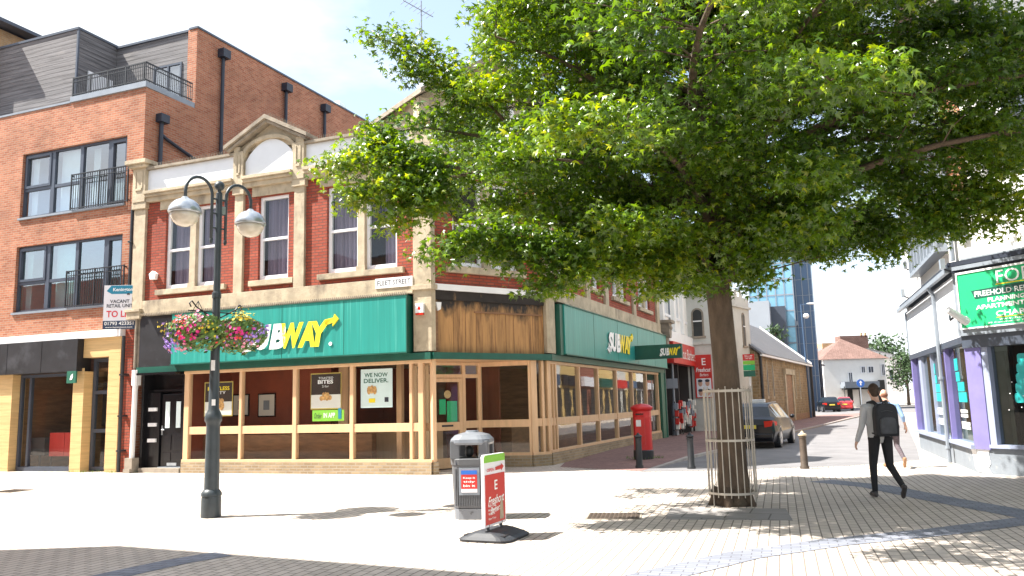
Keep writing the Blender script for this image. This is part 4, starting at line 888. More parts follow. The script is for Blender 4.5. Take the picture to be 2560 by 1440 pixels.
rk = thing('display_rack', 'rack of red and white goods standing before the red fronted shop', 'display rack', FS.p(17.5, .4, 0)); b = MB(FS)
for u in (15.6, 17.2, 19.2): b.box(u-.02, u+.02, .2, .24, 0, 1.6); b.box(u-.4, u+.4, .18, .26, .3, .34); b.box(u-.4, u+.4, .18, .26, .9, .94)
b.build('frame', 'black_iron', rk)
for m_, sd in (('red_sign', 1), ('paper', 2), ('grey_metal', 3)):
    rg = random.Random(sd); b = MB(FS)
    for i in range(16): u = 15.3+rg.random()*4.6; z = .35+rg.random()*1.1; b.ext([(u, z), (u+.16, z-.02), (u+.2, z+.22), (u+.05, z+.26)], .25, .40)
    b.split('goods', m_, rk)
# cream castellated building that projects into the street
A0 = np.array(FS.p(20.9, 0, 0)[:2]); AF = Fr(A0, -22); ua = AF.q(1789, 900)[0]; BF = Fr(AF.p(ua, 0, 0), 55); ub = BF.q(1880, 900)[0]
ztp = AF.q(1760, 735)[1]
cb = bthing('castellated_building', 'grey cream rendered building with arched windows and a stepped parapet', Fr(AF.p(ua, 0, 0), 0))
b = MB(AF); b.wall(-.1, ua, .0, ztp+1.6, [(.55, 1.05, AF.q(1743, 838)[1], AF.q(1743, 790)[1])] if False else [], rev=.15)
b.fr = BF; b.wall(0, ub, 0, ztp+.2, [])
b.fr = AF; b.box(-.15, ua+.08, -.3, .12, ztp-.1, ztp+.06); b.box(-.15, ua+.05, -.3, .08, ztp+.9, ztp+1.1)
for k in range(3): b.box(-.1+k*.55, .2+k*.55, -.3, .02, ztp+1.6, ztp+2.0)
zs_ = AF.q(1745, 845)[1]; b.box(-.15, ua+.05, -.1, .10, zs_-.35, zs_-.2)
b.fr = BF; b.box(-.03, ub+.05, -.3, .12, ztp-.42, ztp-.3)
for k in range(int(ub/.8)): b.box(.1+k*.8, .55+k*.8, -.3, .0, ztp+.2, ztp+.55)
b.box(ub-.01, ub, -6, 0, 0, ztp+.2); b.build('wall', 'cream_render', cb)
def archwin(fr, x0, y0, x1, y1, par, m='dark_glassback', d=.02):
    ua_, zt_ = fr.q(x0, y0, d); ub_, zb_ = fr.q(x1, y1, d); hw = (ub_-ua_)/2; mid = (ua_+ub_)/2; zc_ = zt_-hw
    arch = [(mid-math.cos(math.pi*k/10)*hw, zc_+math.sin(math.pi*k/10)*hw) for k in range(11)]
    arch2 = [(mid-math.cos(math.pi*k/10)*(hw+.09), zc_+math.sin(math.pi*k/10)*(hw+.09)) for k in range(11)]
    b = MB(fr); b.ext([(ua_-.09, zb_)]+arch2+[(ub_+.09, zb_)], 0, .03); b.box(ua_-.16, ub_+.16, 0, .1, zb_-.1, zb_); wo = b.build('window', 'coping', par)
    b = MB(fr); b.ext([(ua_, zb_+.01)]+arch+[(ub_, zb_+.01)], .031, .04); b.build('pane', m, wo)
    b = MB(fr); b.box(ua_, ub_, .04, .07, zc_-(zc_-zb_)*.35, zc_-(zc_-zb_)*.35+.06); b.build('sash_bar', 'white_paint', wo)
archwin(AF, 1731, 775, 1757, 840, cb); archwin(BF, 1855, 785, 1865, 865, cb)
t = thing('barber_wall_sign', 'tall red wall sign with portrait pictures on the cream rendered wall', 'sign', AF.p(.3, .05, 2))
u0_, zt_ = AF.q(1734, 888, .08); u1_, zb_ = AF.q(1783, 994, .08); h = zt_-zb_; w = u1_-u0_
b = MB(AF); b.box(u0_, u1_, .0, .08, zb_, zt_); b.build('board', 'red_sign', t)
b = MB(AF); b.box(u0_+w*.08, u1_-w*.06, .08, .085, zb_+.04, zb_+h*.45); b.build('picture_field', 'board_white', t)
for i, (x, z) in enumerate(((.3, .34), (.72, .34), (.3, .12), (.72, .12))):
    b = MB(AF); b.ell((u0_+w*x, .085, zb_+h*z), (w*.13, .01, h*.075), 8); b.build('portrait', 'skin', t, smooth=True)
    b = MB(AF); b.ell((u0_+w*x, .092, zb_+h*(z+.055)), (w*.14, .01, h*.035), 8); b.build('portrait', 'txt_dark', t, smooth=True)
txt(t, AF, 'Freshcut', u0_+w*.08, u1_-w*.05, zb_+h*.60, zb_+h*.70, .085, 'logo_white', shear=.25, bold=.02); txt(t, AF, 'Barbers', u0_+w*.3, u1_-w*.2, zb_+h*.50, zb_+h*.57, .085, 'logo_white', shear=.25)
txt(t, AF, 'E', u0_+w*.45, u0_+w*.68, zb_+h*.76, zb_+h*.92, .085, 'logo_white', bold=.01)
t = thing('letting_boards', 'stack of red, lime and dark green boards on the end of the cream building', 'sign', BF.p(ub, .1, 3))
u0_, zt_ = BF.q(1858, 885, .5); u1_, zb_ = BF.q(1889, 940, .5); lf = Fr(BF.p(u0_+.3, .3, 0), -18); u0_, zt_ = lf.q(1856, 886); u1_, zb_ = lf.q(1889, 941); h = zt_-zb_
for (a, c, m_) in ((.72, 1, 'red_sign'), (.54, .70, 'green_lime'), (.28, .52, 'green_bright'), (0, .26, 'green_pipe')): b = MB(lf); b.box(u0_, u1_, -.03, .03, zb_+h*a, zb_+h*c); b.build('board', m_, t)
b = MB(lf); letters(b, 'TO LET', u0_+.1, u1_-.1, zb_+h*.78, zb_+h*.94, .035); b.build('lettering', 'logo_white', t, recalc=False)
b = MB(lf); b.box((u0_+u1_)/2-.04, (u0_+u1_)/2+.04, -.09, -.03, 0, zt_); b.build('post', 'white_paint', t)
# stone chapel
CF = Fr(G(2030, 1045), 62.8)
chp = bthing('stone_chapel', 'low rubble stone chapel with lancet windows and a grey slate roof', CF)
b = MB(CF); b.box(-20.6, 0, -7, 0, 0, 4.15); b.quad((0, 0, 4.15), (0, -7, 4.15), (0, -3.5, 7.2), (0, -3.5, 7.2)) if False else b.add([(0, 0, 4.15), (0, -7, 4.15), (0, -3.5, 7.0), (-20.6, 0, 4.15), (-20.6, -7, 4.15), (-20.6, -3.5, 7.0)], [(0, 1, 2), (3, 5, 4)])
b.build('wall', 'rubble_stone', chp)
b = MB(CF)
for s_ in (1, -1):
    y0_, y1_ = (.25, -3.5) if s_ == 1 else (-7.25, -3.5)
    b.add([(-20.7, y0_, 4.02), (.12, y0_, 4.02), (.12, y1_, 7.05), (-20.7, y1_, 7.05), (-20.7, y0_, 4.16), (.12, y0_, 4.16), (.12, y1_, 7.22), (-20.7, y1_, 7.22)], [(0, 1, 2, 3), (4, 5, 6, 7), (0, 1, 5, 4), (1, 2, 6, 5), (3, 0, 4, 7)])
b.build('roof', 'slate', chp)
b = MB(CF); b.box(-20.7, .2, .18, .32, 3.98, 4.08); b.add([(.12, .25, 4.1), (.30, .25, 4.1), (.30, -3.5, 7.2), (.12, -3.5, 7.2), (.12, .25, 4.3), (.30, .25, 4.3), (.30, -3.5, 7.4), (.12, -3.5, 7.4)], [(0, 1, 2, 3), (4, 5, 6, 7), (0, 1, 5, 4), (1, 2, 6, 5), (3, 0, 4, 7)]); b.build('roof_verge', 'white_paint', chp)
def lancet(x0, y0, x1, y1):
    ua_, zt_ = CF.q(x0, y0); ub_, zb_ = CF.q(x1, y1); m0_ = (ua_+ub_)/2; hw = (ub_-ua_)/2; hs = min(1.0, (zt_-zb_)*.25)
    P = lambda e: [(m0_-hw-e, zb_-e), (m0_-hw-e, zt_-hs), (m0_-hw*.55-e*.7, zt_-hs*.4+e*.5), (m0_, zt_+e*1.4), (m0_+hw*.55+e*.7, zt_-hs*.4+e*.5), (m0_+hw+e, zt_-hs), (m0_+hw+e, zb_-e)]
    b = MB(CF); b.ext(P(.16), -.02, .03); wo = b.build('window', 'stone', chp); b = MB(CF); b.ext(P(0), .031, .04); b.build('pane', 'dark_glassback', wo)
lancet(1914, 906, 1922, 990); lancet(1928, 908, 1936, 990); lancet(1985, 920, 1991, 992); lancet(1996, 922, 2002, 992)
ua_, zt_ = CF.q(1960, 932); ub_, _ = CF.q(1976, 932)
b = MB(CF); b.box(ua_-.5, ub_+.6, 0, .2, zt_-.1, zt_+.25); b.box(ua_-.4, ua_, 0, .12, .1, zt_-.1); b.box(ub_, ub_+.4, 0, .12, .1, zt_-.1); b.build('door_surround', 'stone', chp)
b = MB(CF); b.box(ua_, ub_, .0, .05, .08, zt_-.1); b.box(-20.6, .02, .001, .06, 0, .5, 0); b.build('door', 'brown_wood', chp)
b = MB(CF); b.tube([(.15, .15, .05), (.15, .15, 4.0)], .12, 8); b.tube([(-20.3, .1, .05), (-20.3, .1, 4.0)], .08, 6); b.split('downpipe', 'black_iron', chp)
# ---------------------------------------------------------------- tower behind
tw = Fr(at(1960, 900, 96)[:2], -21)
twr = bthing('office_tower', 'tall dark blue and pale glazed tower rising behind the chapel', tw)
def pxbox(mb, fr, x0, x1, ytop, zb, depth, d=0, yref=None):
    ua_, z_ = fr.q(x0, ytop, d); ub_, _ = fr.q(x1, ytop, d); mb.box(ua_, ub_, d-depth, d, zb, z_); return ua_, ub_, z_
b = MB(tw); A_ = pxbox(b, tw, 1962, 2011, 480, 0, 14); b.build('slab', 'tower_blue', twr)
b = MB(tw); B_ = pxbox(b, tw, 1850, 1958, 400, 0, 14, 1.5); b.build('glazed_block', 'tower_glass', twr)
b = MB(tw); pxbox(b, tw, 1870, 1922, 755, 0, 4, 7); b.build('podium', 'tower_grey', twr)
b = MB(tw); pxbox(b, tw, 1921, 1962, 767, 0, 4, 5); b.build('podium', 'grey_window', twr)
b = MB(tw)
for k in range(16): z = 4+k*1.9; b.box(B_[0], B_[1], 1.5, 1.56, z, z+.16); b.box(A_[0], A_[1], 0, .05, z, z+.05)
for k in range(6): u = B_[0]+(B_[1]-B_[0])*k/5; b.box(u-.06, u+.06, 1.5, 1.58, 0, B_[2])
for k in range(3): u = A_[0]+(A_[1]-A_[0])*(k+.5)/3; b.box(u-.04, u+.04, 0, .06, 0, A_[2])
b.build('mullions', 'grey_metal', twr)
b = MB(tw); q_ = tw.q(1995, 808, .5); b.box(q_[0]-2.2, q_[0], .05, 1.4, q_[1]-.3, q_[1]+.2); b.build('bracket_shelf', 'grey_metal', twr)
sf = Fr(CF.p(-.5, .6, 0), 62.8)
t = thing('street_lamp', 'grey street lamp head and camera on an arm at the tower edge', 'street lamp', CF.p(.8, .4, 0)); P_ = at(2012, 790, 62)
b = MB(); b.tube([(P_[0]-.1, 62, 0), (P_[0]-.25, 62, P_[2]+.9)], [.09, .05], 8); b.tube([(P_[0]-.25, 62, P_[2]+.85), (P_[0]+.4, 62, P_[2]+.95)], .03, 6); b.build('post', 'tower_blue', t)
b = MB(); b.ell((P_[0]+.6, 62, P_[2]+.95), (.4, .15, .07), 8); b.build('lamp_head', 'white_paint', t, smooth=True); b = MB(); b.ell((P_[0]+.1, 62, P_[2]-.0), (.24, .2, .2), 8); b.build('camera_dome', 'white_paint', t, smooth=True)
# ---------------------------------------------------------------- far houses
def P3(x, y, Y): return at(x, y, Y)
HY = 112
def fbox(mb, x0, x1, y0, y1, Y, dep=8):
    a = P3(x0, y0, Y); c = P3(x1, y1, Y); mb.box(a[0], c[0], Y, Y+dep, c[2], a[2]); return a, c
h1 = thing('white_house', 'white two storey house with a hipped red tiled roof at the end of the street', 'house', P3(2135, 1012, HY)*np.array([1, 1, 0]))
b = MB(); xa, xb = P3(2060, 950, HY)[0], P3(2216, 950, HY)[0]; ze = P3(2140, 897, HY)[2]
b.box(xa, xb, HY, HY+9, 0, ze); b.add([(xb, HY, 0), (xb, HY, ze), (xb+4.0, HY+14, ze), (xb+4.0, HY+14, 0)], [(0, 1, 2, 3)]); b.build('wall', 'white_render', h1)
b = MB(); ap = P3(2135, 848, HY); b.add([(xa-.3, HY-.3, ze), (xb+.5, HY-.3, ze), (xb+4.2, HY+14, ze), (xa-.3, HY+9, ze), (ap[0], HY+4.5, ap[2]+.4), (ap[0]+1.2, HY+7, ap[2]+.4)], [(0, 1, 4), (1, 2, 5, 4), (2, 3, 5), (3, 0, 4, 5), (0, 3, 2, 1)]); b.build('roof', 'roof_tile', h1)
b = MB(); fbox(b, 2100, 2172, 840, 870, HY+9, 2); b.build('chimney', 'roof_tile', h1); b = MB(); fbox(b, 2152, 2156, 832, 842, HY+9, .3); fbox(b, 2162, 2166, 832, 842, HY+9, .3); b.build('chimney_pot', 'tan_brick', h1)
for (x0, x1, y0, y1) in ((2151, 2164, 915, 933), (2168, 2185, 915, 933), (2201, 2214, 909, 940), (2119, 2134, 930, 968)):
    b = MB(); fbox(b, x0, x1, y0, y1, HY-.1, .08); wo = b.build('window', 'white_upvc', h1); b = MB(); a = P3(x0, y0, HY); c = P3(x1, y1, HY); e = .12
    mdl = (a[0]+c[0])/2; b.box(a[0]+e, mdl-.05, HY-.14, HY-.11, c[2]+e, a[2]-e); b.box(mdl+.05, c[0]-e, HY-.14, HY-.11, c[2]+e, a[2]-e); b.build('pane', 'grey_window', wo)
b = MB(); fbox(b, 2112, 2200, 955, 968, HY-1.6, 1.6); b.build('balcony', 'grey_metal', h1)
b = MB(); fbox(b, 2114, 2198, 966, 972, HY-1.4, 1.3); fbox(b, 2118, 2134, 972, 1008, HY-.05, .04); fbox(b, 2196, 2216, 950, 1006, HY-.3, .2)
for x in (2113, 2150, 2198): fbox(b, x-1.5, x+1.5, 966, 1012, HY-1.5, .2)
b.build('dark_openings', 'dark_glassback', h1)
h2 = thing('tiled_house', 'small white house with tiled roof and dark canopy just right of the chapel', 'house', P3(2040, 1012, 104)*np.array([1, 1, 0]))
b = MB(); fbox(b, 2005, 2056, 914, 1012, 104, 6); b.build('wall', 'white_render', h2); b = MB(); a = P3(2000, 916, 104); c = P3(2060, 893, 104); b.add([(a[0], 103.7, a[2]), (c[0], 103.7, a[2]), (c[0], 108, c[2]), (a[0], 108, c[2]), (c[0], 110, a[2]), (a[0], 110, a[2])], [(0, 1, 2, 3), (3, 2, 4, 5), (1, 4, 2), (0, 3, 5)]); b.build('roof', 'roof_tile', h2)
b = MB(); fbox(b, 2024, 2040, 916, 948, 103.9, .06); fbox(b, 2030, 2058, 962, 968, 102.5, 1.5); fbox(b, 2032, 2044, 968, 1000, 103.9, .06); fbox(b, 2054, 2057, 900, 1010, 103, .3); b.build('dark_openings', 'grey_window', h2)
h3 = thing('pale_block', 'pale flat topped block behind the red tiled roof', 'building', P3(2080, 1012, 128)*np.array([1, 1, 0])); b = MB(); fbox(b, 2015, 2105, 872, 1010, 128, 8); b.build('wall', 'white_render', h3); b = MB(); fbox(b, 2055, 2108, 858, 871, 128, 8); b.build('roof', 'tan_brick', h3)
h4 = thing('grey_roofed_house', 'pale house with grey roof behind the white house', 'house', P3(2215, 1012, 132)*np.array([1, 1, 0])); b = MB(); fbox(b, 2180, 2262, 895, 1012, 132, 10); b.build('wall', 'white_render', h4)
b = MB(); a = P3(2168, 897, 132); c = P3(2266, 862, 132); b.add([(a[0], 131.5, a[2]), (c[0], 131.5, a[2]), (c[0]-6.5, 137, c[2]), (a[0]+2, 137, c[2]), (c[0], 143, a[2]), (a[0], 143, a[2])], [(0, 1, 2, 3), (1, 4, 2), (3, 2, 4, 5), (0, 3, 5)]); b.build('roof', 'slate', h4)
b = MB(); fbox(b, 2224, 2234, 925, 950, 131.9, .05); fbox(b, 2244, 2250, 925, 945, 131.9, .05); b.build('window', 'grey_window', h4)
# ================================================================ right hand building
RO = G(2447, 1183); RS = Fr(RO, 71-180); RF = Fr(RO, -66)
rb = bthing('corner_bar_building', 'white rendered building with purple framed shop windows, grey base and projecting eaves', Fr(RO, 0))
b = MB(RS); b.box(-8.5, 0, -.3, .0, 0, .5); b.fr = RF; b.box(.0, 12, -.3, .0, 0, .53); b.build('base_wall', 'grey_render', rb)
b = MB(RF); b.ext([(.0, .04), (.30, .0), (.24, .12), (.30, .22), (.27, .40), (.31, .525), (0, .525)], .0, .012); b.fr = RS; b.ext([(-.55, .5), (0, .5), (0, .04), (-.22, .1), (-.3, .3)], 0, .01); b.build('peeled_paint', 'white_paint', rb)
b = MB(RS); b.box(-8.6, .05, -.2, .10, .50, .58); b.fr = RF; b.box(.36, 12, -.2, .08, .53, .60)
b.fr = RS
for u, w in ((-6.85, .5), (-4.9, .06), (-.10, .12)): b.box(u-w/2, u+w/2, -.15, -.0, .58, 2.72)
b.fr = RF; b.box(.36, .50, -.2, .03, .6, 2.62); b.build('window_frame', 'lilac_paint', rb)
b = MB(RS); b.box(-8.5, -8.25, -.3, .03, .5, 2.75); b.box(-2.72, -2.5, -.2, .02, .58, 2.72); b.fr = RF; b.box(.0, .355, -.3, .05, .50, 2.62); b.fr = RS; b.box(-.02, .04, -.3, .02, .5, 2.6); b.split('pilaster', 'purple_paint', rb)
b = MB(RS); b.box(-8.5, 0, -.25, .06, 2.72, 2.86); b.fr = RF; b.box(-.0, 12, -.25, .10, 2.60, 2.86); b.build('transom', 'grey_window', rb)
MATS['purple_paint']
b = MB(RS); b.box(-8.5, -.0, -.25, .04, 2.86, 4.22); b.build('fascia_panel', 'white_panel', rb)
b = MB(RS)
for u in (-8.45, -3.0, -.12): b.box(u-.05, u+.05, .04, .075, 2.88, 4.2)
b.fr = RF; b.box(-.02, .10, -.2, .16, 2.86, 4.22); b.box(.10, 12, .0, .16, 2.86, 3.0); b.split('fascia_trim', 'grey_metal', rb)
b = MB(RF); b.box(.1, 12, -.2, .0, 2.86, 4.3); b.build('fascia_back', 'grey_window', rb)
b = MB(RS); b.box(-8.8, .1, -.4, .17, 4.36, 4.46); b.fr = RF; b.box(-.1, 12, -.4, .17, 4.362, 4.462); b.build('eaves', 'pipe_dark', rb)
b = MB(RS); b.box(-8.8, .1, .172, .26, 4.24, 4.34); b.fr = RF; b.box(-.12, 12, .175, .23, 4.26, 4.34); b.build('gutter', 'grey_metal', rb)
b = MB(RF); 
for k in range(7): b.box(.2+k*1.7, 1.9+k*1.7, .0, .15, 4.463, 4.50+.02*(k % 2))
b.build('lead_flashing', 'lamp_metal', rb)
g_ = MB(RS); g_.quad((-8.2, -.08, .55), (0, -.08, .55), (0, -.08, 2.75), (-8.2, -.08, 2.75)); g_.build('shop_pane', 'glass_tint', rb); g_ = MB(RF); g_.quad((.4, -.1, .6), (12, -.1, .6), (12, -.1, 2.62), (.4, -.1, 2.62)); g_.build('shop_pane', 'glass_dark', rb)
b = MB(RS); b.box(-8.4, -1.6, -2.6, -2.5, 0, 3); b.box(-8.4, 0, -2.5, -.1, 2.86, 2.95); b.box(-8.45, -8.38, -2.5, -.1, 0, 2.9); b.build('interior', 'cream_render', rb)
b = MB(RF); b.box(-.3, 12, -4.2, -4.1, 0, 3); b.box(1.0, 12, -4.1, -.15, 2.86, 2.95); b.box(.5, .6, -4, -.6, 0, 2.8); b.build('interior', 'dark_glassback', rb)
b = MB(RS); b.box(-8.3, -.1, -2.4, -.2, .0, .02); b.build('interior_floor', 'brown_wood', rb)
# window stickers
for (xa_, xb_) in ((2332, 2352), (2388, 2412)):
    ua_ = RS.q(xa_, 950, -.07)[0]; ub_ = RS.q(xb_, 950, -.07)[0]; lo_, hi_ = min(ua_, ub_), max(ua_, ub_); w = hi_-lo_
    b = MB(RS); b.box(lo_+w*.05, lo_+w*.38, -.078, -.07, 2.18, 2.46); b.box(lo_+w*.1, lo_+w*.48, -.078, -.07, 1.93, 2.15); b.box(lo_+w*.2, lo_+w*.85, -.078, -.07, 1.70, 1.91); b.box(lo_+w*.2, hi_, -.078, -.07, 1.46, 1.68); b.build('sticker', 'teal_vinyl', rb)
    b = MB(RS)
    for z in (1.22, 1.12, .95, .86): b.box(lo_+w*.25, lo_+w*(.9 if z > 1.1 else 1.05), -.078, -.07, z, z+.07)
    b.build('sticker', 'white_paint', rb)
def rrect(x0, x1, z0, z1, r):
    P = []
    for cx, cz, a0 in ((x1-r, z1-r, 0), (x0+r, z1-r, 90), (x0+r, z0+r, 180), (x1-r, z0+r, 270)):
        for k in range(4): a = R(a0+30*k); P.append((cx+math.cos(a)*r, cz+math.sin(a)*r))
    return P
b = MB(RF); 
for k in range(5):
    ua_, z_ = RF.q(2541-k*1.2, 884+k*24.5, -.09); b.ext(rrect(ua_, ua_+.36, z_-.20, z_, .05), -.098, -.09)
b.build('sticker', 'teal_vinyl', rb)
b = MB(RF)
for k in range(9): b.ell((.75+.25*(k % 3)+.02*k, -.09, 1.3+.28*(k//3)+.05*(k % 2)), (.015, .004, .012), 5)
b.build('sticker', 'white_paint', rb)
# green sale board
t = thing('sale_board', 'large green freehold sale board with white lettering under the eaves', 'sign', RF.p(.2, .18, 3))
b = MB(RF); b.box(.12, 3.6, .165, .19, 3.02, 4.16); b.build('board', 'green_bright', t)
b = MB(RF); b.box(.10, 3.62, .16, .21, 4.16, 4.20); b.box(.10, 3.62, .16, .21, 2.99, 3.018); b.box(.09, .118, .16, .21, 2.99, 4.2); b.build('frame', 'white_paint', t)
def rx(x, y=740): return RF.q(x, y, .2)[0]
b = MB(RF); b.ext([(rx(2428), 3.78), (2.6, 3.84), (2.6, 3.68), (rx(2436), 3.60)], .191, .197); b.build('dark_band', 'green_dark', t)
txt(t, RF, 'FOR SALE', rx(2495), rx(2495)+1.75, 3.86, 4.12, .198, 'logo_white', th=.004)
b = MB(RF); b.box(rx(2492), 2.5, .191, .196, 3.83, 3.85); b.build('underline', 'logo_yellow', t)
txt(t, RF, 'FREEHOLD REDEVELOPMENT', rx(2436), rx(2436)+2.2, 3.64, 3.75, .198, 'logo_white', bold=.01)
txt(t, RF, 'PLANNING PERMISSION', rx(2468), rx(2468)+1.7, 3.50, 3.59, .198, 'logo_white', bold=.03)
txt(t, RF, 'APARTMENTS AND RETAIL', rx(2436), rx(2436)+2.2, 3.37, 3.46, .198, 'logo_white', bold=.03)
txt(t, RF, 'CHARLES', rx(2485), rx(2485)+.95, 3.19, 3.30, .198, 'logo_white', bold=.02)
b = MB(RF); b.box(rx(2485), 1.9, .191, .196, 3.165, 3.175); b.build('underline', 'logo_yellow', t)
txt(t, RF, 'www.charles.co.uk', rx(2492), rx(2492)+.9, 3.11, 3.15, .198, 'logo_white'); txt(t, RF, '29 Commercial Road, The Square', rx(2462), rx(2462)+1.5, 3.05, 3.09, .198, 'logo_white')
# rain pipe
b = MB(RS); u_, z_ = RS.q(2374, 1150, .12); b.tube([(u_, .12, .02), (u_, .12, 4.05), (u_, .21, 4.24)], .05, 8)
for z in (.35, 2.0): b.tube([(u_, .12, z), (u_, .12, z+.07)], .07, 8)
b.build('downpipe', 'grey_metal', rb)
# upper storeys
b = MB(RS); b.wall(-8.5, 0, 4.46, 10.5, [(-2.0, -1.2, 6.2, 7.6)]); b.fr = RF; b.wall(.0, 12, 4.46, 6.45, []); b.wall(0, .9, 6.45, 10.5, []); b.box(.9, 12, -.3, -.2, 6.45, 10.5); b.box(.3, 12, -.3, .25, 10.3, 10.6)
b.fr = RS; b.quad((-8.5, 0, 0), (-8.5, -10, 0), (-8.5, -10, 10.5), (-8.5, 0, 10.5)); b.box(-8.5, 0, -.3, .2, 10.3, 10.55)
b.build('wall', 'white_render', rb)
b = MB(RS); b.box(-.45, .004, .0, .012, 5.6, 8.6); b.fr = RF; b.box(-.004, .45, .0, .012, 5.7, 8.6); b.build('brick_quoin', 'orange_brick', rb)
b = MB(RF); b.box(.9, 12, -.25, .18, 6.35, 6.52); b.box(.9, 12, -.25, .3, 8.6, 8.85); b.build('balcony_slab', 'grey_metal', rb)
b = MB(RF)
for k in range(6): b.box(1.1, 12, .05, .11, 6.62+k*.13, 6.69+k*.13)
for k in range(12): b.box(1.0+k*.95, 1.06+k*.95, .03, .12, 6.52, 7.4)
b.build('balcony_rail', 'black_iron', rb)
b = MB(RF)
for k in range(5): f0 = 1.2+k*2.2; bars(b, f0, f0+1.8, 7.5 if False else 6.6, 8.5, [f0+.9], [], .08, -.2, -.12)
wo = b.build('window', 'white_upvc', rb); b = MB(RF); b.box(1.2, 12, -.195, -.185, 6.6, 8.5); b.build('pane', 'grey_window', wo)
b = MB(RF); b.add([(-.6, .6, 10.6), (12, .6, 10.6), (12, -5, 14), (1.5, -5, 14)], [(0, 1, 2, 3)]); b.fr = RS; b.add([(.6, .6, 10.6), (-9, .6, 10.6), (-9, -5, 14), (-1.5, -5, 14)], [(0, 1, 2, 3)]); b.build('roof', 'roof_tile', rb)
ua_, z_ = RS.q(2277, 690, .25); ub_, z2 = RS.q(2341, 640, .25); lo_, hi_ = min(ua_, ub_), max(ua_, ub_)
b = MB(RS); b.box(lo_, hi_, 0, .22, 4.95, 8.6)
for k in range(9): u = lo_+(hi_-lo_)*k/8; b.box(u-.05, u+.05, .22, .28, 4.9, 8.6)
b.box(lo_-.05, hi_+.05, 0, .28, 4.85, 4.949); b.build('bay_window', 'grey_metal', rb)
b = MB(RS)
for k in range(8):
    u = lo_+(hi_-lo_)*k/8; w = (hi_-lo_)/8
    if k % 3 != 2: b.box(u+.1, u+w-.1, .22, .235, 5.1, 8.3)
b.build('pane', 'glass_mirror', rb)
b = MB(RF); u_ = RF.q(2407, 640)[0]; b.tube([(-.02, .08, 4.5), (-.02, .08, 10)], .05, 8); b.build('downpipe', 'grey_metal', rb)
b = MB(RF); u_, z_ = RF.q(2407, 590, .02); b.box(u_-.05, u_+.12, 0, .1, z_-.12, z_+.12); b.build('vent_grille', 'grey_metal', rb)
def floodlight(fr, px, py, d, label):
    u_, z_ = fr.q(px, py, d); t = thing('floodlight', label, 'floodlight', fr.p(u_, d, z_), 'floodlights above the eaves')
    b = MB(fr); b.box(u_-.10, u_+.10, d-.04, d+.05, z_-.10, z_+.12); b.build('case', 'lamp_metal', t, bevel=.01); b = MB(fr); b.tube([(u_, d-.03, z_-.1), (u_+.05, d-.2, z_-.2), (u_+.1, .0, z_-.2)], .02, 6); b.build('bracket', 'pipe_dark', t)
floodlight(RS, 2258, 733, .25, 'small floodlight on a bracket at the far end of the eaves'); floodlight(RS, 2263, 664, .3, 'small floodlight beside the grey bay window'); floodlight(RS, 2356, 662, .3, 'small floodlight above the eaves near the corner')
# security camera
P_ = at(2395, 790, 17.0); t = thing('security_camera', 'white security camera on a bracket in front of the green sale board', 'camera', tuple(P_))
a = at(2370, 775, 16.6); c = at(2412, 801, 16.75); b = MB(); v_ = Vector(c)-Vector(a); b.tube([tuple(a), tuple(c)], [.075, .085], 8); b.tube([tuple(Vector(c)-v_*.02), tuple(Vector(c)+v_*.12)], [.095, .09], 8); b.build('housing', 'white_paint', t, smooth=False)
wp = RS.p(-.1, .05, at(2377, 800, 17)[2]-.02); b = MB(); b.tube([tuple(Vector(a)*.5+Vector(c)*.5), tuple(at(2376, 800, 16.8)), tuple(at(2374, 790, 17.0))], .025, 6); b.tube([tuple(Vector(a)*.4+Vector(c)*.6), wp], .025, 6); b.build('bracket', 'black_iron', t)
# ---------------------------------------------------------------- buildings outside the frame (they cast the foreground shade and show in the glass)
ob = thing('brick_terrace', 'tall brick building behind the camera whose shade falls over the near paving', 'building', (-12, 6, 0))
OB_H = 9.0
b = MB(); b.prism([(-11.74, 10.43), (-7.74, 8.50), (-5.3, 7.32), (-7.5, 1.5), (-24, 1.5), (-24, 9.72), (-12.0, 9.72)], 0, OB_H); b.build('wall', 'tan_brick', ob)
b = MB(); b.prism([(-11.74, 10.43), (-7.74, 8.50), (-5.3, 7.32), (-7.5, 1.5), (-24, 1.5), (-24, 9.72), (-12.0, 9.72)], OB_H+.002, OB_H+.1); b.build('roof', 'grey_metal', ob)
of = Fr((-11.74, 10.43), -25.8+180); b = MB(of)
for k in range(2):
    for z in (3.6, 6.4): b.box(-6.4+k*3+.3, -6.4+k*3+1.5, -.02, .03, z, z+1.6)
b.split('window', 'dark_glassback', ob)
ot = thing('shop_terrace', 'brick shop terrace on the far side of the shopping street', 'building', (-30, 14, 0)); tf_ = Fr(FF.p(-11, 12, 0), -21.16+180)
b = MB(tf_); b.box(0, 45, -7, 0, 0, 8.6); b.build('wall', 'red_brick', ot); b = MB(tf_); b.box(0, 45, 0, .25, 3.0, 3.8); b.build('fascia', 'black_board', ot)
b = MB(tf_)
for k in range(15): b.box(.4+k*3, 2.6+k*3, 0, .05, .3, 2.8); b.box(.7+k*3, 2.2+k*3, 0, .05, 4.8, 7)
b.split('window', 'dark_glassback', ot)
oc = thing('ochre_building', 'ochre rendered shop building farther along the right side of the street', 'building', (18, 36, 0))
ofr = Fr((52.8, 103.1), 63.4-180)
for k, m_ in enumerate(('ochre_render', 'cream_render', 'brick_far', 'white_render', 'ochre_render', 'cream_render', 'ochre_render', 'brick_far', 'ochre_render', 'white_render', 'brick_far', 'ochre_render', 'cream_render')):
    b = MB(ofr); b.box(k*6.4, k*6.4+6.39, -6, 0, 0, 8.5+(k % 3)*.5); b.build('wall', m_, oc); b = MB(ofr); b.box(k*6.4+.4, k*6.4+5.9, 0, .2, 3.0, 3.8); b.build('fascia', ('red_sign', 'green_dark', 'board_white', 'black_board', 'tower_blue')[k % 5], oc)
b = MB(ofr)
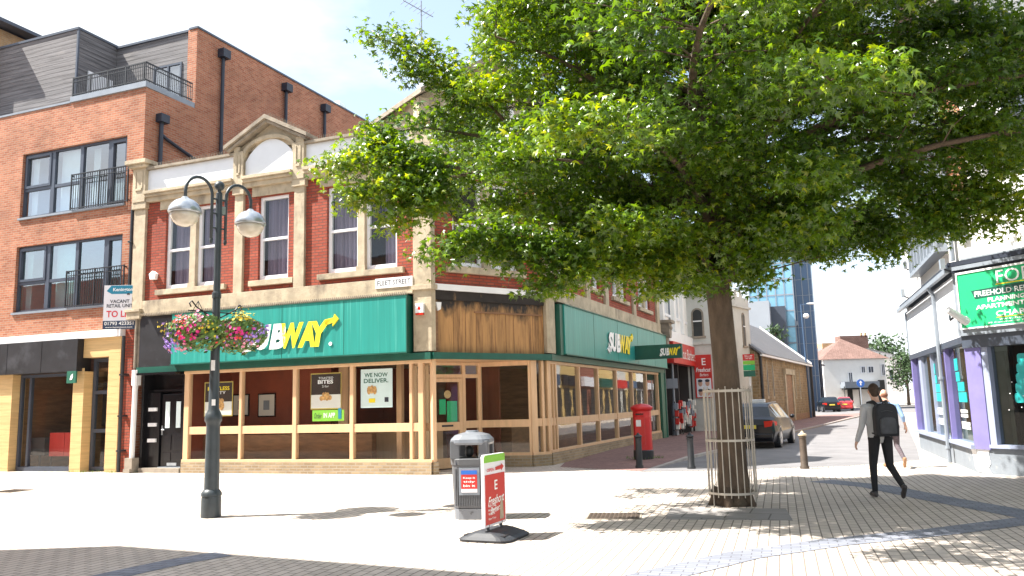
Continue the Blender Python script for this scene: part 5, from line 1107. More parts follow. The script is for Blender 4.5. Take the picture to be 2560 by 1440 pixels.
for k in range(28): b.box(1.3+k*2.8, 3.3+k*2.8, 0, .05, .5, 2.8); b.box(1.6+k*2.8, 2.9+k*2.8, 0, .05, 4.8, 7)
b.split('window', 'dark_glassback', oc)
# ================================================================ street furniture
LP_ = G(527, 1293); lx, ly = LP_
lampfr = Fr(LP_, math.degrees(math.atan2(.62, .50)))          # arm line: u runs back right
lp = thing('street_lamp', 'dark painted double armed lamp post with two domed lamps', 'street lamp', (lx, ly, 0))
b = MB(lampfr); b.lathe((0, 0, 0), [(.155, 0), (.16, .02), (.155, .30), (.15, .33), (.162, .34), (.162, .38), (.135, .42), (.118, .44), (.108, 1.42), (.112, 1.50), (.135, 1.53), (.137, 1.60), (.115, 1.66), (.085, 1.72), (.078, 2.3), (.062, 3.55), (.075, 3.56), (.075, 3.65), (.057, 3.66), (.052, 5.36), (.03, 5.38), (.03, 5.42)], 20)
b.ell((0, 0, 5.49), .085, 10)
b.build('post', 'post_paint', lp, smooth='auto')
for s_ in (-1, 1):
    b = MB(lampfr); P = [(s_*.13, 0, 4.55), (s_*.13, 0, 5.3)]+[(s_*(.13+.24*(1-math.cos(a))), 0, 5.3+.27*math.sin(a)) for a in np.linspace(.2, math.pi, 12)]+[(s_*.61, 0, 5.18)]
    b.tube(P, .027, 8); b.ell((s_*.13, 0, 4.53), (.03, .03, .06), 6)
    for z in (4.75, 5.0, 5.25): b.tube([(0, 0, z), (s_*.13, 0, z)], .018, 6)
    b.build('arm', 'post_paint', lp, smooth=True)
    b = MB(lampfr); b.lathe((s_*.61, 0, 4.94), [(.262, -.03), (.265, .0), (.25, .06), (.215, .12), (.15, .18), (.07, .215), (.04, .25)], 24); hd = b.build('lamp_hood', 'lamp_metal', lp, smooth=True)
    b = MB(lampfr); b.lathe((s_*.61, 0, 4.905), [(.235, .0), (.225, -.06), (.19, -.13), (.13, -.185), (.05, -.215), (.002, -.22)], 24); b.build('lamp_bowl', 'bowl_glass', hd, smooth=True)
b = MB(lampfr); b.box(.02, .13, -.12, .02, 5.0, 5.14); b.build('sensor_box', 'lamp_metal', lp, bevel=.01)
b = MB(Fr(LP_, 0)); b.box(-.03, .03, .07, .085, 2.35, 2.52); b.box(.0, .055, .075, .095, 1.78, 1.88); b.build('sticker', 'white_paint', lp)
for s_ in (-1, 1):
    b = MB(lampfr)
    b.tube([(s_*.05, 0, 3.22), (s_*.35, 0, 3.38), (s_*.44, 0, 3.48), (s_*.48, 0, 3.44), (s_*.45, 0, 3.38)], .012, 6); b.tube([(s_*.05, 0, 3.32), (s_*.50, 0, 3.32)], .010, 6)
    b.build('bracket', 'black_iron', lp)
# flower baskets
def flower_basket(cx, cy, cz, label, seed, off):
    rg = random.Random(seed); t = thing('flower_basket', label, 'flower basket', (cx, cy, cz), 'flower baskets on the lamp post')
    b = MB(); b.lathe((cx, cy, cz), [(.05, -.2), (.18, -.15), (.26, -.05), (.28, .02)], 16); b.build('basket', 'black_iron', t)
    b = MB()
    for k in range(3): a = k*2.1+seed; b.tube([(cx+.26*math.cos(a), cy+.26*math.sin(a), cz+.02), (cx, cy, cz+.46)], .006, 5)
    b.build('chain', 'black_iron', t)
    def spread(n, s0, s1, nm, m, cl=None):
        mb = MB()
        for i in range(n):
            if cl and rg.random() < .8:
                q = cl[rg.randrange(len(cl))]; x, y, z = q[0]+rg.gauss(0, .07), q[1]+rg.gauss(0, .07), q[2]+rg.gauss(0, .055)
            else:
                a = rg.random()*6.283; e = rg.uniform(-.95, 1); rr = math.sqrt(max(0, 1-e*e))*rg.uniform(.85, 1.08)
                x, y, z = .46*rr*math.cos(a), .42*rr*math.sin(a), -.02+(.24 if e > 0 else .34)*e*rg.uniform(.8, 1.15)
            s = rg.uniform(s0, s1); n5 = Vector((x, y, z*1.5+.05)).normalized(); n5 = (n5+Vector((rg.gauss(0, .35), rg.gauss(0, .35), rg.gauss(0, .35)))).normalized()
            a1 = n5.orthogonal().normalized(); a2 = n5.cross(a1); c = Vector((cx+x, cy+y, cz+z)); V = [tuple(c)]
            if nm == 'foliage':
                V = [tuple(c-a1*s), tuple(c+a2*s*.45), tuple(c+a1*s), tuple(c-a2*s*.45)]; mb.add(V, [(0, 1, 2, 3)])
            else:
                for k in range(10): w = k*.6283; r_ = s if k % 2 == 0 else s*.62; V.append(tuple(c+(a1*math.cos(w)+a2*math.sin(w))*r_+n5*(s*.35 if k % 2 == 0 else s*.2)))
                mb.add(V, [(0, 1+k, 1+(k+1) % 10) for k in range(10)])
        mb.build(nm, m, t, recalc=False)['kind'] = 'stuff'
    spread(1500, .028, .055, 'foliage', 'leaf_small')
    def cl(*p): return [q for q in p]
    if off < 0:
        spread(150, .022, .036, 'flowers', 'flower_lilac', cl((-.32, -.15, -.10), (-.36, -.1, .02), (-.25, -.25, -.22), (-.3, -.2, -.3))); spread(80, .024, .038, 'flowers', 'flower_pink', cl((.05, -.36, .0), (.0, -.35, -.1)))
        spread(90, .02, .034, 'flowers', 'flower_rose', cl((.1, -.3, .12), (-.15, -.3, -.3), (-.1, -.3, .15))); spread(60, .016, .026, 'flowers', 'flower_yellow', cl((-.42, 0, .05), (.28, -.3, -.02), (-.5, 0, .0))); spread(50, .02, .03, 'flowers', 'flower_red', cl((-.05, -.36, -.12), (-.12, -.36, .1)))
    else:
        spread(110, .022, .036, 'flowers', 'flower_lilac', cl((.36, -.15, -.05), (.4, -.1, .02), (.3, -.25, -.15))); spread(90, .024, .038, 'flowers', 'flower_pink', cl((.05, -.36, .0), (.12, -.36, -.05), (-.36, -.2, .08)))
        spread(70, .02, .034, 'flowers', 'flower_rose', cl((-.3, -.3, .1), (.0, -.3, -.22), (.25, -.3, -.25))); spread(110, .018, .03, 'flowers', 'flower_yellow', cl((.1, -.2, .24), (.2, -.2, .20), (-.25, -.35, -.05), (.05, -.2, .28))); spread(40, .02, .03, 'flowers', 'flower_red', cl((.1, -.36, -.1), (-.1, -.36, -.1)))
q0 = lampfr.p(-.36, 0, 2.86); q1 = lampfr.p(.38, 0, 2.86)
flower_basket(q0[0]+.03, q0[1], q0[2]+.16, 'hanging basket with lilac petunias trailing at its left end', 3, -1)
flower_basket(q1[0]+.04, q1[1], q1[2]+.16, 'hanging basket with yellow flowers on top and pink ones in front of the green fascia', 5, 1)
# litter bin
bf = Fr(G(1183, 1297)+np.array([0, .15]), -8); t = thing('litter_bin', 'grey plastic litter bin with a domed hood and red notice', 'litter bin', (bf.o[0], bf.o[1], 0))
def sq(r, k=5, e=.16):
    P = []
    for cx, cz, a0 in ((r-e, r-e, 0), (-r+e, r-e, 90), (-r+e, -r+e, 180), (r-e, -r+e, 270)):
        for j in range(k): a = R(a0+90*j/(k-1)); P.append((cx+math.cos(a)*e, cz+math.sin(a)*e))
    return P
def loft(mb, secs):
    n = len(secs[0][0]); V = []; F = []
    for P, z in secs: V += [(p[0], p[1], z) for p in P]
    for i in range(len(secs)-1):
        for k in range(n): F.append((i*n+k, i*n+(k+1) % n, (i+1)*n+(k+1) % n, (i+1)*n+k))
    F += [tuple(range(n))[::-1], tuple(range((len(secs)-1)*n, len(secs)*n))]; mb.add(V, F)
b = MB(bf); loft(b, [(sq(.265), 0), (sq(.27), .16)]); b.build('base', 'bin_lid', t)
b = MB(bf); loft(b, [(sq(.27), .17), (sq(.295), .80)])
for s_ in range(-8, 9):
    b.box(s_*.026-.007, s_*.026+.007, .26, .292, .20, .74)
b.build('body', 'bin_grey', t)
b = MB(bf); loft(b, [(sq(.305), .80), (sq(.31), .88), (sq(.30), .89)]); b.build('rim', 'bin_grey', t)
b = MB(bf)
for sx_ in (-1, 1):
    for sy_ in (-1, 1): b.prism([(sx_*.29, sy_*.29), (sx_*.14, sy_*.29), (sx_*.16, sy_*.22), (sx_*.22, sy_*.16), (sx_*.29, sy_*.14)], .88, 1.15)
b.split('hood_post', 'bin_grey', t, bevel=.015)
b = MB(bf); loft(b, [(sq(.30), 1.09), (sq(.312), 1.12), (sq(.305), 1.17), (sq(.25, e=.14), 1.23), (sq(.14, e=.1), 1.265), (sq(.10, e=.07), 1.27), (sq(.09, e=.06), 1.295)]); b.build('hood', 'bin_lid', t, smooth=False)
b = MB(bf); b.prism(sq(.22, e=.1), .885, .90); b.ell((-.05, 0, .98), (.07, .07, .09), 8); b.build('opening', 'dark_glassback', t)
b = MB(bf); b.box(-.2, .2, .295, .30, .80, .86); b.build('label_strip', 'txt_dark', t); b = MB(bf); letters(b, 'LITTER', -.16, .16, .815, .845, .302); b.build('lettering', 'logo_white', t, recalc=False)
b = MB(bf); b.box(-.155, .155, .27, .298, .36, .76); b.build('notice_frame', 'grey_metal', t)
b = MB(bf); b.box(-.12, .12, .298, .303, .40, .72); b.build('notice', 'red_sign', t); b = MB(bf); b.box(-.12, .12, .303, .305, .66, .72); b.build('notice_band', 'sign_blue', t); b = MB(bf); b.box(-.12, .12, .303, .305, .40, .45); b.build('notice_band', 'board_white', t)
for i, s in enumerate(('Keep it', 'tidy', 'bin it')): b = MB(bf); letters(b, s, -.09, .09, .59-i*.055, .625-i*.055, .304, bold=.02); b.build('lettering', 'logo_white', t, recalc=False)
b = MB(bf); b.ext([(.0, .09), (.02, .12), (.05, .12), (.05, .10), (.03, .10), (.02, .07)], .27, .275); b.build('emblem', 'bin_grey', t)
# pavement sign on a moulded base
pA, pB = G(1208, 1358), G(1262, 1330)
hz_ = 0
sA = Fr(G(1214, 1353), 66); t = thing('pavement_sign', 'red barber pavement sign with white frame on a black moulded base', 'pavement sign', (sA.o[0], sA.o[1], 0))
Wd = sA.q(1261, 1250)[0]-sA.q(1207, 1250)[0]; u0_ = sA.q(1207, 1250)[0]
zb_ = .16; zt_ = sA.q(1207, 1138)[1]; H_ = zt_-zb_
b = MB(sA); b.ext([(u0_+.0, zb_), (u0_+Wd, zb_), (u0_+Wd, zt_-.03), (u0_+Wd-.03, zt_), (u0_+.03, zt_), (u0_, zt_-.03)], -.02, .02); b.build('frame', 'steel_guard' if False else 'board_white', t, bevel=.006)
b = MB(sA); b.ext([(u0_+.01, zt_-.10), (u0_+Wd-.01, zt_-.10), (u0_+Wd-.01, zt_-.03), (u0_+Wd-.03, zt_-.008), (u0_+.03, zt_-.008), (u0_+.01, zt_-.03)], .02, .024); b.build('green_header', 'green_lime', t)
b = MB(sA); b.box(u0_+.03, u0_+Wd-.03, .02, .024, zb_+.03, zt_-.25); b.build('poster', 'red_sign', t)
b = MB(sA); b.ext([(u0_+Wd*.52, zt_-.17), (u0_+Wd*.80, zt_-.155), (u0_+Wd*.80, zt_-.135), (u0_+Wd*.92, zt_-.175), (u0_+Wd*.80, zt_-.225), (u0_+Wd*.80, zt_-.205), (u0_+Wd*.52, zt_-.21)], .024, .027); b.build('arrow', 'red_sign', t)
for s, x0, x1, z0_, z1_, m_, sh in (('OPEN', .12, .46, H_-.215, H_-.175, 'txt_red', 0), ('E', .46, .60, H_-.45, H_-.33, 'logo_white', 0), ('Freshcut', .16, .90, H_-.64, H_-.53, 'logo_white', .3), ('Barbers', .26, .74, H_-.74, H_-.66, 'logo_white', .3), ('Hair Cuts', .16, .5, .24, .27, 'logo_white', 0), ('Hot Shave', .16, .5, .19, .22, 'logo_white', 0), ('Walk In', .16, .45, .14, .17, 'logo_white', 0), ('Open 7 Days', .16, .5, .08, .11, 'logo_white', 0)):
    txt(t, sA, s, u0_+Wd*x0, u0_+Wd*x1, zb_+z0_, zb_+z1_, .026, m_, shear=sh, bold=.015, slope=.03 if sh else 0)
b = MB(sA); b.ext([(u0_+Wd*.68, zb_+.06), (u0_+Wd*.86, zb_+.06), (u0_+Wd*.84, zb_+.26), (u0_+Wd*.78, zb_+.34), (u0_+Wd*.70, zb_+.24)], .025, .028); b.build('figure_picture', 'stone', t)
b = MB(sA)
for u in (u0_+Wd*.2, u0_+Wd*.8): b.tube([(u, 0, .06), (u, 0, .19)], .022, 8); b.lathe((u, 0, .07), [(.06, 0), (.045, .03), (.028, .06)], 10)
b.build('spring', 'rubber', t)
b = MB(sA); uc = u0_+Wd/2; hw = .34
secs = []
for (s1, s2, z) in ((.40, .35, 0), (.41, .36, .03), (.37, .31, .06), (.32, .18, .10), (.28, .08, .12)):
    secs.append(([(uc+p[0]*s1/.3, p[1]*s2/.3) for p in sq(.3, e=.12)], z))
loft(b, secs); b.build('base', 'rubber', t)
b = MB(sA); b.box(uc-.32, uc-.14, .20, .28, .068, .078); b.box(uc-.32, uc-.14, -.28, -.20, .068, .078); b.build('handle_slot', 'black_iron', t)
# pillar box
pb = G(1610, 1151); t = thing('pillar_box', 'red cylindrical post box with a black base on the shaded pavement', 'post box', (pb[0], pb[1], .05)); pf = Fr(pb, -25)
b = MB(pf); b.lathe((0, 0, .30), [(.262, 0), (.258, .86), (.262, .88), (.262, .93), (.258, .94), (.262, 1.08)], 28); b.build('body', 'red_paint', t, smooth='auto')
b = MB(pf); b.lathe((0, 0, 1.38), [(.262, .0), (.305, .05), (.318, .07), (.318, .11), (.30, .13), (.27, .14), (.24, .17), (.12, .205), (.01, .215)], 28); b.build('cap', 'red_paint', t, smooth='auto')
b = MB(pf); b.lathe((0, 0, .02), [(.285, 0), (.285, .26), (.265, .28)], 28); b.build('base', 'black_iron', t)
b = MB(pf); b.box(-.11, .11, .24, .268, 1.28, 1.32); b.build('slot', 'black_gloss', t); b = MB(pf); b.box(-.1, .04, .245, .272, .96, 1.14); b.build('plate', 'white_paint', t); b = MB(pf); b.box(-.14, .14, .245, .262, .45, 1.22); b.build('door', 'red_paint', t, bevel=.004)
# bollards
def make_bollard(p, label, m='black_iron', cap=None):
    t = thing('bollard', label, 'bollard', (p[0], p[1], 0), 'bollards at the head of the side street'); f_ = Fr(p, 0)
    b = MB(f_); b.lathe((0, 0, 0), [(.105, 0), (.105, .05), (.085, .08), (.078, .70), (.088, .71), (.088, .74), (.07, .75)], 14); b.build('shaft', m, t, smooth='auto')
    b = MB(f_); b.lathe((0, 0, .75), [(.07, 0), (.10, .02), (.10, .05), (.05, .075), (.045, .09), (.01, .13)], 14); b.build('cap', cap or m, t, smooth='auto'); return t
make_bollard(G(1599, 1170), 'black iron bollard in front of the red post box')
make_bollard(G(1729, 1172), 'black iron bollard left of the tree guard')
make_bollard(G(2012, 1172), 'brown weathered bollard right of the tree guard', 'bollard_brown', 'stone')
# sign pole by the shop end
pp = G(1690, 1092); t = thing('sign_pole', 'slim grey pole with a small blue grey plate before the red fronted shop', 'sign pole', (pp[0], pp[1], .07)); f_ = Fr(pp, -20)
b = MB(f_); b.lathe((0, 0, .05), [(.16, 0), (.15, .1), (.15, .9), (.13, 1.3), (.07, 1.5), (.055, 1.6), (.05, 6.6)], 10); b.build('pole', 'grey_metal', t); b = MB(f_); b.box(-.32, .22, .06, .09, 1.95+.25, 2.35+.3); b.build('plate', 'tower_grey', t)
# blue one way sign in the distance
P_ = at(2156, 1022, 78); t = thing('traffic_sign', 'round blue traffic sign on a grey post at the far junction', 'traffic sign', (P_[0], 78, 0)); zc_ = at(2155, 958, 78)[2]
b = MB(); b.tube([(P_[0], 78, 0), (P_[0], 78, zc_+.4)], .05, 6); b.build('post', 'grey_metal', t); b = MB(); b.add([(P_[0]+.38*math.cos(k*.393), y_, zc_+.38*math.sin(k*.393)) for y_ in (77.9, 77.93) for k in range(16)], [tuple(range(16)), tuple(range(16, 32))]+[(k, (k+1) % 16, 16+(k+1) % 16, 16+k) for k in range(16)]); b.build('disc', 'sign_blue', t)
b = MB(); b.box(P_[0]-.05, P_[0]+.05, 77.87, 77.89, zc_-.2, zc_+.1); b.add([(P_[0]-.17, 77.88, zc_+.05), (P_[0]+.17, 77.88, zc_+.05), (P_[0], 77.88, zc_+.26)], [(0, 1, 2)]); b.build('arrow', 'logo_white', t)
# tree guard
tg = G(1835, 1262); TX, TY = float(tg[0]), float(tg[1]); t = thing('tree_guard', 'round cage of pale metal bars standing around the tree trunk', 'tree guard', (TX, TY, 0))
GR = .385
for z, hh in ((.20, .035), (1.02, .035), (1.80, .04)):
    b = MB(Fr((TX, TY), 0)); n = 32
    ring = [(GR*math.cos(2*math.pi*k/n), GR*math.sin(2*math.pi*k/n)) for k in range(n)]; rin = [(p[0]*.975, p[1]*.975) for p in ring]
    b.add([(p[0], p[1], z-hh/2) for p in ring]+[(p[0], p[1], z+hh/2) for p in ring]+[(p[0], p[1], z-hh/2) for p in rin]+[(p[0], p[1], z+hh/2) for p in rin],
          [f for k in range(n) for f in ((k, (k+1) % n, n+(k+1) % n, n+k), (2*n+k, 3*n+k, 3*n+(k+1) % n, 2*n+(k+1) % n), (n+k, n+(k+1) % n, 3*n+(k+1) % n, 3*n+k), (k, 2*n+k, 2*n+(k+1) % n, (k+1) % n))])
    b.build('ring', 'steel_guard', t)
for k in range(22):
    a = 2*math.pi*k/22+.1; x, y = TX+(GR-.012)*math.cos(a), TY+(GR-.012)*math.sin(a); b = MB(); b.tube([(x, y, .0 if k % 6 == 0 else .14), (x+.004*math.sin(k), y, 1.84 if k % 3 else 1.87)], .0085, 6); b.build('bar', 'steel_guard', t)

# ================================================================ the tree
tr = thing('street_tree', 'large leafy maple like street tree spreading over the square with a straight trunk', 'tree', (TX, TY, 0))
tb_ = MB(); rg = random.Random(11)
Z = [0, .15, .5, 1.2, 2.2, 3.4, 4.4, 5.6, 7.2, 9, 11]; RR = [.34, .265, .235, .215, .20, .195, .175, .15, .12, .08, .03]
lean = lambda z: (TX+.02-.017*z+.03*math.sin(z*.9), TY+.03*math.sin(z*.7+1))
pts = [(*lean(z), z) for z in Z]; tb_.tube(pts, RR, 18)
for k in range(5): a = k*1.26+.4; tb_.tube([(TX+.2*math.cos(a), TY+.2*math.sin(a), .25), (TX+.36*math.cos(a), TY+.36*math.sin(a), -.02)], [.1, .05], 6)
tb_.build('trunk', 'bark', tr, smooth=True)
def radius_at(z, az):                         # crown envelope
    zs = [3.2, 3.9, 4.8, 5.8, 6.9, 8.0, 9.5, 11.0, 12.6]; rs = [1.2, 3.8, 5.6, 6.3, 6.2, 5.3, 4.0, 2.6, .6]
    r = np.interp(z, zs, rs); r *= (1+.10*math.sin(az*3+1)+.07*math.sin(az*5+z))
    return r*(1-.46*max(0, math.sin(az))**1.0)
def projxy(c):
    v = np.asarray(c, float)-np.array([0, 0, EYE]); w = v@fw; return 1280+FPX*(v@RT)/w, 720-FPX*(v@UP)/w
LX = ([-900, 0, 60, 110, 180, 250, 330, 400, 470, 540, 600, 640, 700, 745], [1260, 1200, 1205, 1190, 1130, 1110, 990, 920, 905, 975, 1090, 1330, 1380, 1640])
BY = ([800, 900, 1060, 1320, 1400, 1640, 1850, 2000, 2230, 2330, 2420, 2560, 3000], [450, 480, 525, 575, 670, 740, 720, 655, 640, 600, 575, 500, 380])
def inside(c, m=0.):
    "general outline of the crown: left edge and drooping underside"
    x, y = projxy(c); return (x > np.interp(y, *LX)+m) & (y < np.interp(x, *BY)-m)
LC = []                                        # leaf cluster centres with direction
limb = MB(); nl = 0
lim_list = []
for i in range(92):
    z0_ = 3.35+7.3*(i/91)**1.25; az = i*2.39996+rg.uniform(-.2, .2)
    lim_list.append((z0_, az))
for z0_, az in lim_list:
    zt_ = z0_+rg.uniform(.1, .8); r = radius_at(zt_, az)*rg.uniform(.82, 1.05)
    front = math.sin(az) < -.35
    n = 9; P = []; bx, by = lean(z0_)
    rise = rg.uniform(.5, 1.3)*(r/5); sway = rg.uniform(-.25, .25)
    for k in range(n):
        s = k/(n-1); a2 = az+sway*s; P.append((bx+r*s*math.cos(a2), by+r*s*math.sin(a2), z0_+rise*math.sin(s*1.9)-.45*s*s*r/5))
    P = [p for p in P if p[1] > 3 and inside(p, 25)]; n = len(P)
    if n < 3: continue
    r0 = .035+.009*r; limb.tube(P, [r0*(1-.85*k/(n-1)) for k in range(n)], 6)
    for k in range(2, n):
        base = Vector(P[k]); s = k/(n-1)
        for j in range(4 if s > .4 else 3):
            sa = az+rg.choice((-1, 1))*rg.uniform(.5, 1.3); ln = rg.uniform(.5, 1.35)*(1.15-.5*s)*r/5.2
            e = base+Vector((math.cos(sa)*ln, math.sin(sa)*ln, rg.uniform(-.30, .38)*ln))
            if not inside(tuple(e), 15): continue
            limb.tube([tuple(base), tuple((base+e)/2+Vector((0, 0, .05))), tuple(e)], [.014, .01, .005], 4, caps=False)
            for q in (.35, .62, .85, 1.0): LC.append((base.lerp(e, q), (e-base).normalized(), s))
    LC.append((Vector(P[-1]), (Vector(P[-1])-Vector(P[-2])).normalized(), 1))
for i in range(16):                            # low inner growth round the top of the trunk
    a = i*2.4; q = Vector((*lean(3.9), 3.55+.1*(i % 6))); e = q+Vector((math.cos(a)*rg.uniform(.6, 1.9), math.sin(a)*rg.uniform(.5, 1.6)-.3, rg.uniform(-.15, .9)))
    limb.tube([tuple(q), tuple(e)], [.02, .006], 5)
    for k in range(9): LC.append((q.lerp(e, .25+.09*k)+Vector((rg.gauss(0, .15), rg.gauss(0, .15), rg.gauss(0, .12))), (e-q).normalized(), .7))
# long sprays that reach out of the outline
def spray(p0, p1, n=7):
    p0, p1 = Vector(p0), Vector(p1); dr = (p1-p0); limb.tube([tuple(p0), tuple(p0.lerp(p1, .5)+Vector((0, 0, .12))), tuple(p1)], [.03, .015, .005], 5)
    for k in range(n*3):
        s = rg.uniform(.1, 1.03); c = p0.lerp(p1, s)+Vector((0, 0, .12*math.sin(min(1, s)*math.pi)))+Vector((rg.gauss(0, .20), rg.gauss(0, .20), rg.gauss(0, .12)))*(1.15-s*.8); LC.append((c, dr.normalized(), 2))
def PX(x, y, Y): q = at(x, y, Y); return (float(q[0]), float(q[1]), float(q[2]))
for (a, c, Ya, Yc, n) in (((1150, 200), (915, 84), 12.2, 11.8, 8), ((1180, 240), (1040, 175), 12.2, 11.8, 5), ((1150, 420), (812, 424), 11.8, 11.2, 13), ((1100, 500), (885, 482), 11.6, 11.1, 10), ((1150, 560), (940, 350), 11.8, 11.5, 12),
                        ((1300, 620), (1082, 640), 11.3, 10.9, 9), ((1400, 640), (1120, 585), 11.4, 11, 10), ((1500, 650), (1330, 742), 11.4, 11.2, 10), ((1200, 340), (930, 335), 12, 11.6, 6), ((1330, 100), (1205, 40), 12.2, 12, 8), ((1260, 300), (1130, 200), 12, 11.8, 8),
                        ((1500, 640), (1250, 640), 11.4, 11.2, 12), ((1700, 600), (1640, 745), 12, 11.9, 12), ((1900, 560), (1870, 725), 12.5, 12.4, 9), ((1600, 600), (1500, 740), 12, 11.9, 12), ((1950, 560), (2080, 655), 13, 13.2, 10), ((2100, 540), (2225, 640), 13, 13.2, 8), ((2200, 520), (2150, 610), 13, 13.2, 6),
                        ((2250, 420), (2330, 590), 12, 12, 12), ((2300, 480), (2400, 580), 12, 12, 12), ((2400, 430), (2500, 580), 11.6, 11.6, 8), ((1100, 450), (980, 560), 11.6, 11.2, 12), ((2350, 300), (2540, 420), 11.8, 11.6, 14), ((2300, 60), (2540, 90), 11.8, 11.6, 12), ((2450, 480), (2555, 520), 11.6, 11.5, 10), ((2350, 200), (2520, 250), 11.8, 11.6, 12)):
    spray(PX(*a, Ya), PX(*c, Yc), n)
limb.build('limbs', 'bark', tr, smooth=True)
# leaves: five pointed, drawn straight into arrays
lobes = np.array([(-.05, 0), (-.28, -.06), (-.58, .0), (-.28, .20), (-.70, .58), (-.20, .46), (-.17, .66), (0, 1.18), (.17, .66), (.20, .46), (.70, .58), (.28, .20), (.58, .0), (.28, -.06), (.05, 0)])
nv = len(lobes)
cs = []; 
for c, d, s in LC:
    m_ = 32 if s > .8 else 28
    for _ in range(m_): cs.append((c.x, c.y, c.z, s))
cs = np.array(cs); N = len(cs); print('leaves', N)
ctr = cs[:, :3]+rng.normal(0, 1, (N, 3))*np.array([.17, .17, .10])
xx, yy = projxy(ctr); jit = rng.normal(0, 16, N)+14*np.sin(ctr[:, 0]*4)+10*np.sin(ctr[:, 2]*6); pocket = np.sin(ctr[:, 0]*1.9+1.3*np.sin(ctr[:, 2]*1.2))*np.sin(ctr[:, 1]*1.6+.7)*np.sin(ctr[:, 2]*2.1+ctr[:, 0]*.6+.4); keep = (pocket < .56+rng.normal(0, .08, N)) & (ctr[:, 2] > 3.15) & ((cs[:, 3] > 1.5) | ((xx > np.interp(yy, *LX)+jit-8) & (yy < np.interp(xx, *BY)+jit))); ctr = ctr[keep]; cs = cs[keep]; N = len(ctr)
size = rng.uniform(.09, .165, N)*.62
nrm = np.stack([rng.normal(0, .55, N), rng.normal(-.25, .55, N), rng.uniform(.35, 1.2, N)], 1); nrm /= np.linalg.norm(nrm, axis=1)[:, None]
ref = rng.normal(0, 1, (N, 3)); ref[:, 2] -= .5; a1 = np.cross(nrm, ref); a1 /= np.linalg.norm(a1, axis=1)[:, None]; a2 = np.cross(nrm, a1)
droop = rng.uniform(.05, .35, N)
V = (ctr[:, None, :]+size[:, None, None]*(a1[:, None, :]*lobes[None, :, 0:1]+a2[:, None, :]*lobes[None, :, 1:2]-nrm[:, None, :]*(lobes[None, :, 0:1]**2*1.1+lobes[None, :, 1:2]**2*droop[:, None, None]))).reshape(-1, 3)
V -= np.array([TX, TY, 0])
me = bpy.data.meshes.new('crown'); 
tri = np.array([(0, 1, 3), (1, 2, 3), (0, 3, 5), (3, 4, 5), (0, 5, 9), (5, 6, 8), (5, 8, 9), (6, 7, 8), (0, 9, 11), (9, 10, 11), (0, 11, 13), (11, 12, 13), (0, 13, 14)])
F = (tri[None]+(np.arange(N)*nv)[:, None, None]).reshape(-1)
me.vertices.add(len(V)); me.vertices.foreach_set('co', V.astype(np.float32).ravel()); me.loops.add(len(F)); me.loops.foreach_set('vertex_index', F.astype(np.int32))
nf = len(F)//3; me.polygons.add(nf); me.polygons.foreach_set('loop_start', (np.arange(nf)*3).astype(np.int32)); me.update(calc_edges=True)
tone = np.clip(rng.normal(.34, .22, N)+.20*np.sin(ctr[:, 0]*1.3+2*np.sin(ctr[:, 2]*1.1))*np.cos(ctr[:, 1]*1.1)+np.where(rng.random(N) < .03, .5, 0)+np.where(cs[:, 3] > .95, .15, 0), 0, 1)
at_ = me.attributes.new('tone', 'FLOAT', 'POINT'); at_.data.foreach_set('value', np.repeat(tone, nv).astype(np.float32))
me.materials.append(MATS['leaves']); o = bpy.data.objects.new('crown', me); COL.objects.link(o); o.parent = tr
# distant trees
def far_tree(x, Y, ztop, r, seed, label, n=900):
    rr = np.random.default_rng(seed); t = thing('distant_tree', label, 'tree', (x, Y, 0)); b = MB(); b.tube([(x, Y, 0), (x+.1, Y, ztop*.6)], [.25, .1], 6)
    for k in range(5): b.tube([(x, Y, ztop*.35), (x+r*.6*math.cos(k*1.3), Y+r*.6*math.sin(k*1.3), ztop*.75)], [.1, .03], 5)
    b.build('trunk', 'bark', t)
    b = MB(); cc = [(x+rr.normal(0, r*.45), Y+rr.normal(0, r*.4), ztop*.62+rr.uniform(-.3, .38)*ztop*.9) for _ in range(14)]
    for i in range(n):
        q = np.array(cc[i % 14])+rr.normal(0, 1, 3)*r*.22; s = rr.uniform(.12, .3)*r/3; d1 = rr.normal(0, 1, 3); d1 /= np.linalg.norm(d1); d2 = np.cross(d1, rr.normal(0, 1, 3)); d2 /= np.linalg.norm(d2)
        b.add([tuple(q-d1*s), tuple(q+d2*s*.6), tuple(q+d1*s), tuple(q-d2*s*.6)], [(0, 1, 2, 3)])
    b.build('crown', 'hedge_green', t, recalc=False)
q = at(2262, 900, 122); far_tree(q[0], 122, q[2]+1.6, 3.0, 2, 'bushy green tree at the far end between the houses and the right building', 1500)
q = at(2215, 880, 150); far_tree(q[0], 150, q[2]+1.5, 5.0, 4, 'tree crown showing over the far grey roof', 1500)
q = at(1938, 832, 88); t = thing('wall_shrub', 'small leafy shrub growing on the ledge of the tower podium', 'shrub', tuple(q)); b = MB(); rr = np.random.default_rng(5)
for i in range(160): c = q+rr.normal(0, 1, 3)*np.array([.55, .3, .4]); s = .18; b.add([tuple(c+rr.normal(0, s, 3)) for _ in range(3)], [(0, 1, 2)])
b.build('foliage', 'hedge_green', t, recalc=False); b = MB(); b.tube([(q[0], 88, q[2]-2.2), (q[0], 88, q[2])], .06, 5); b.build('stem', 'bark', t)
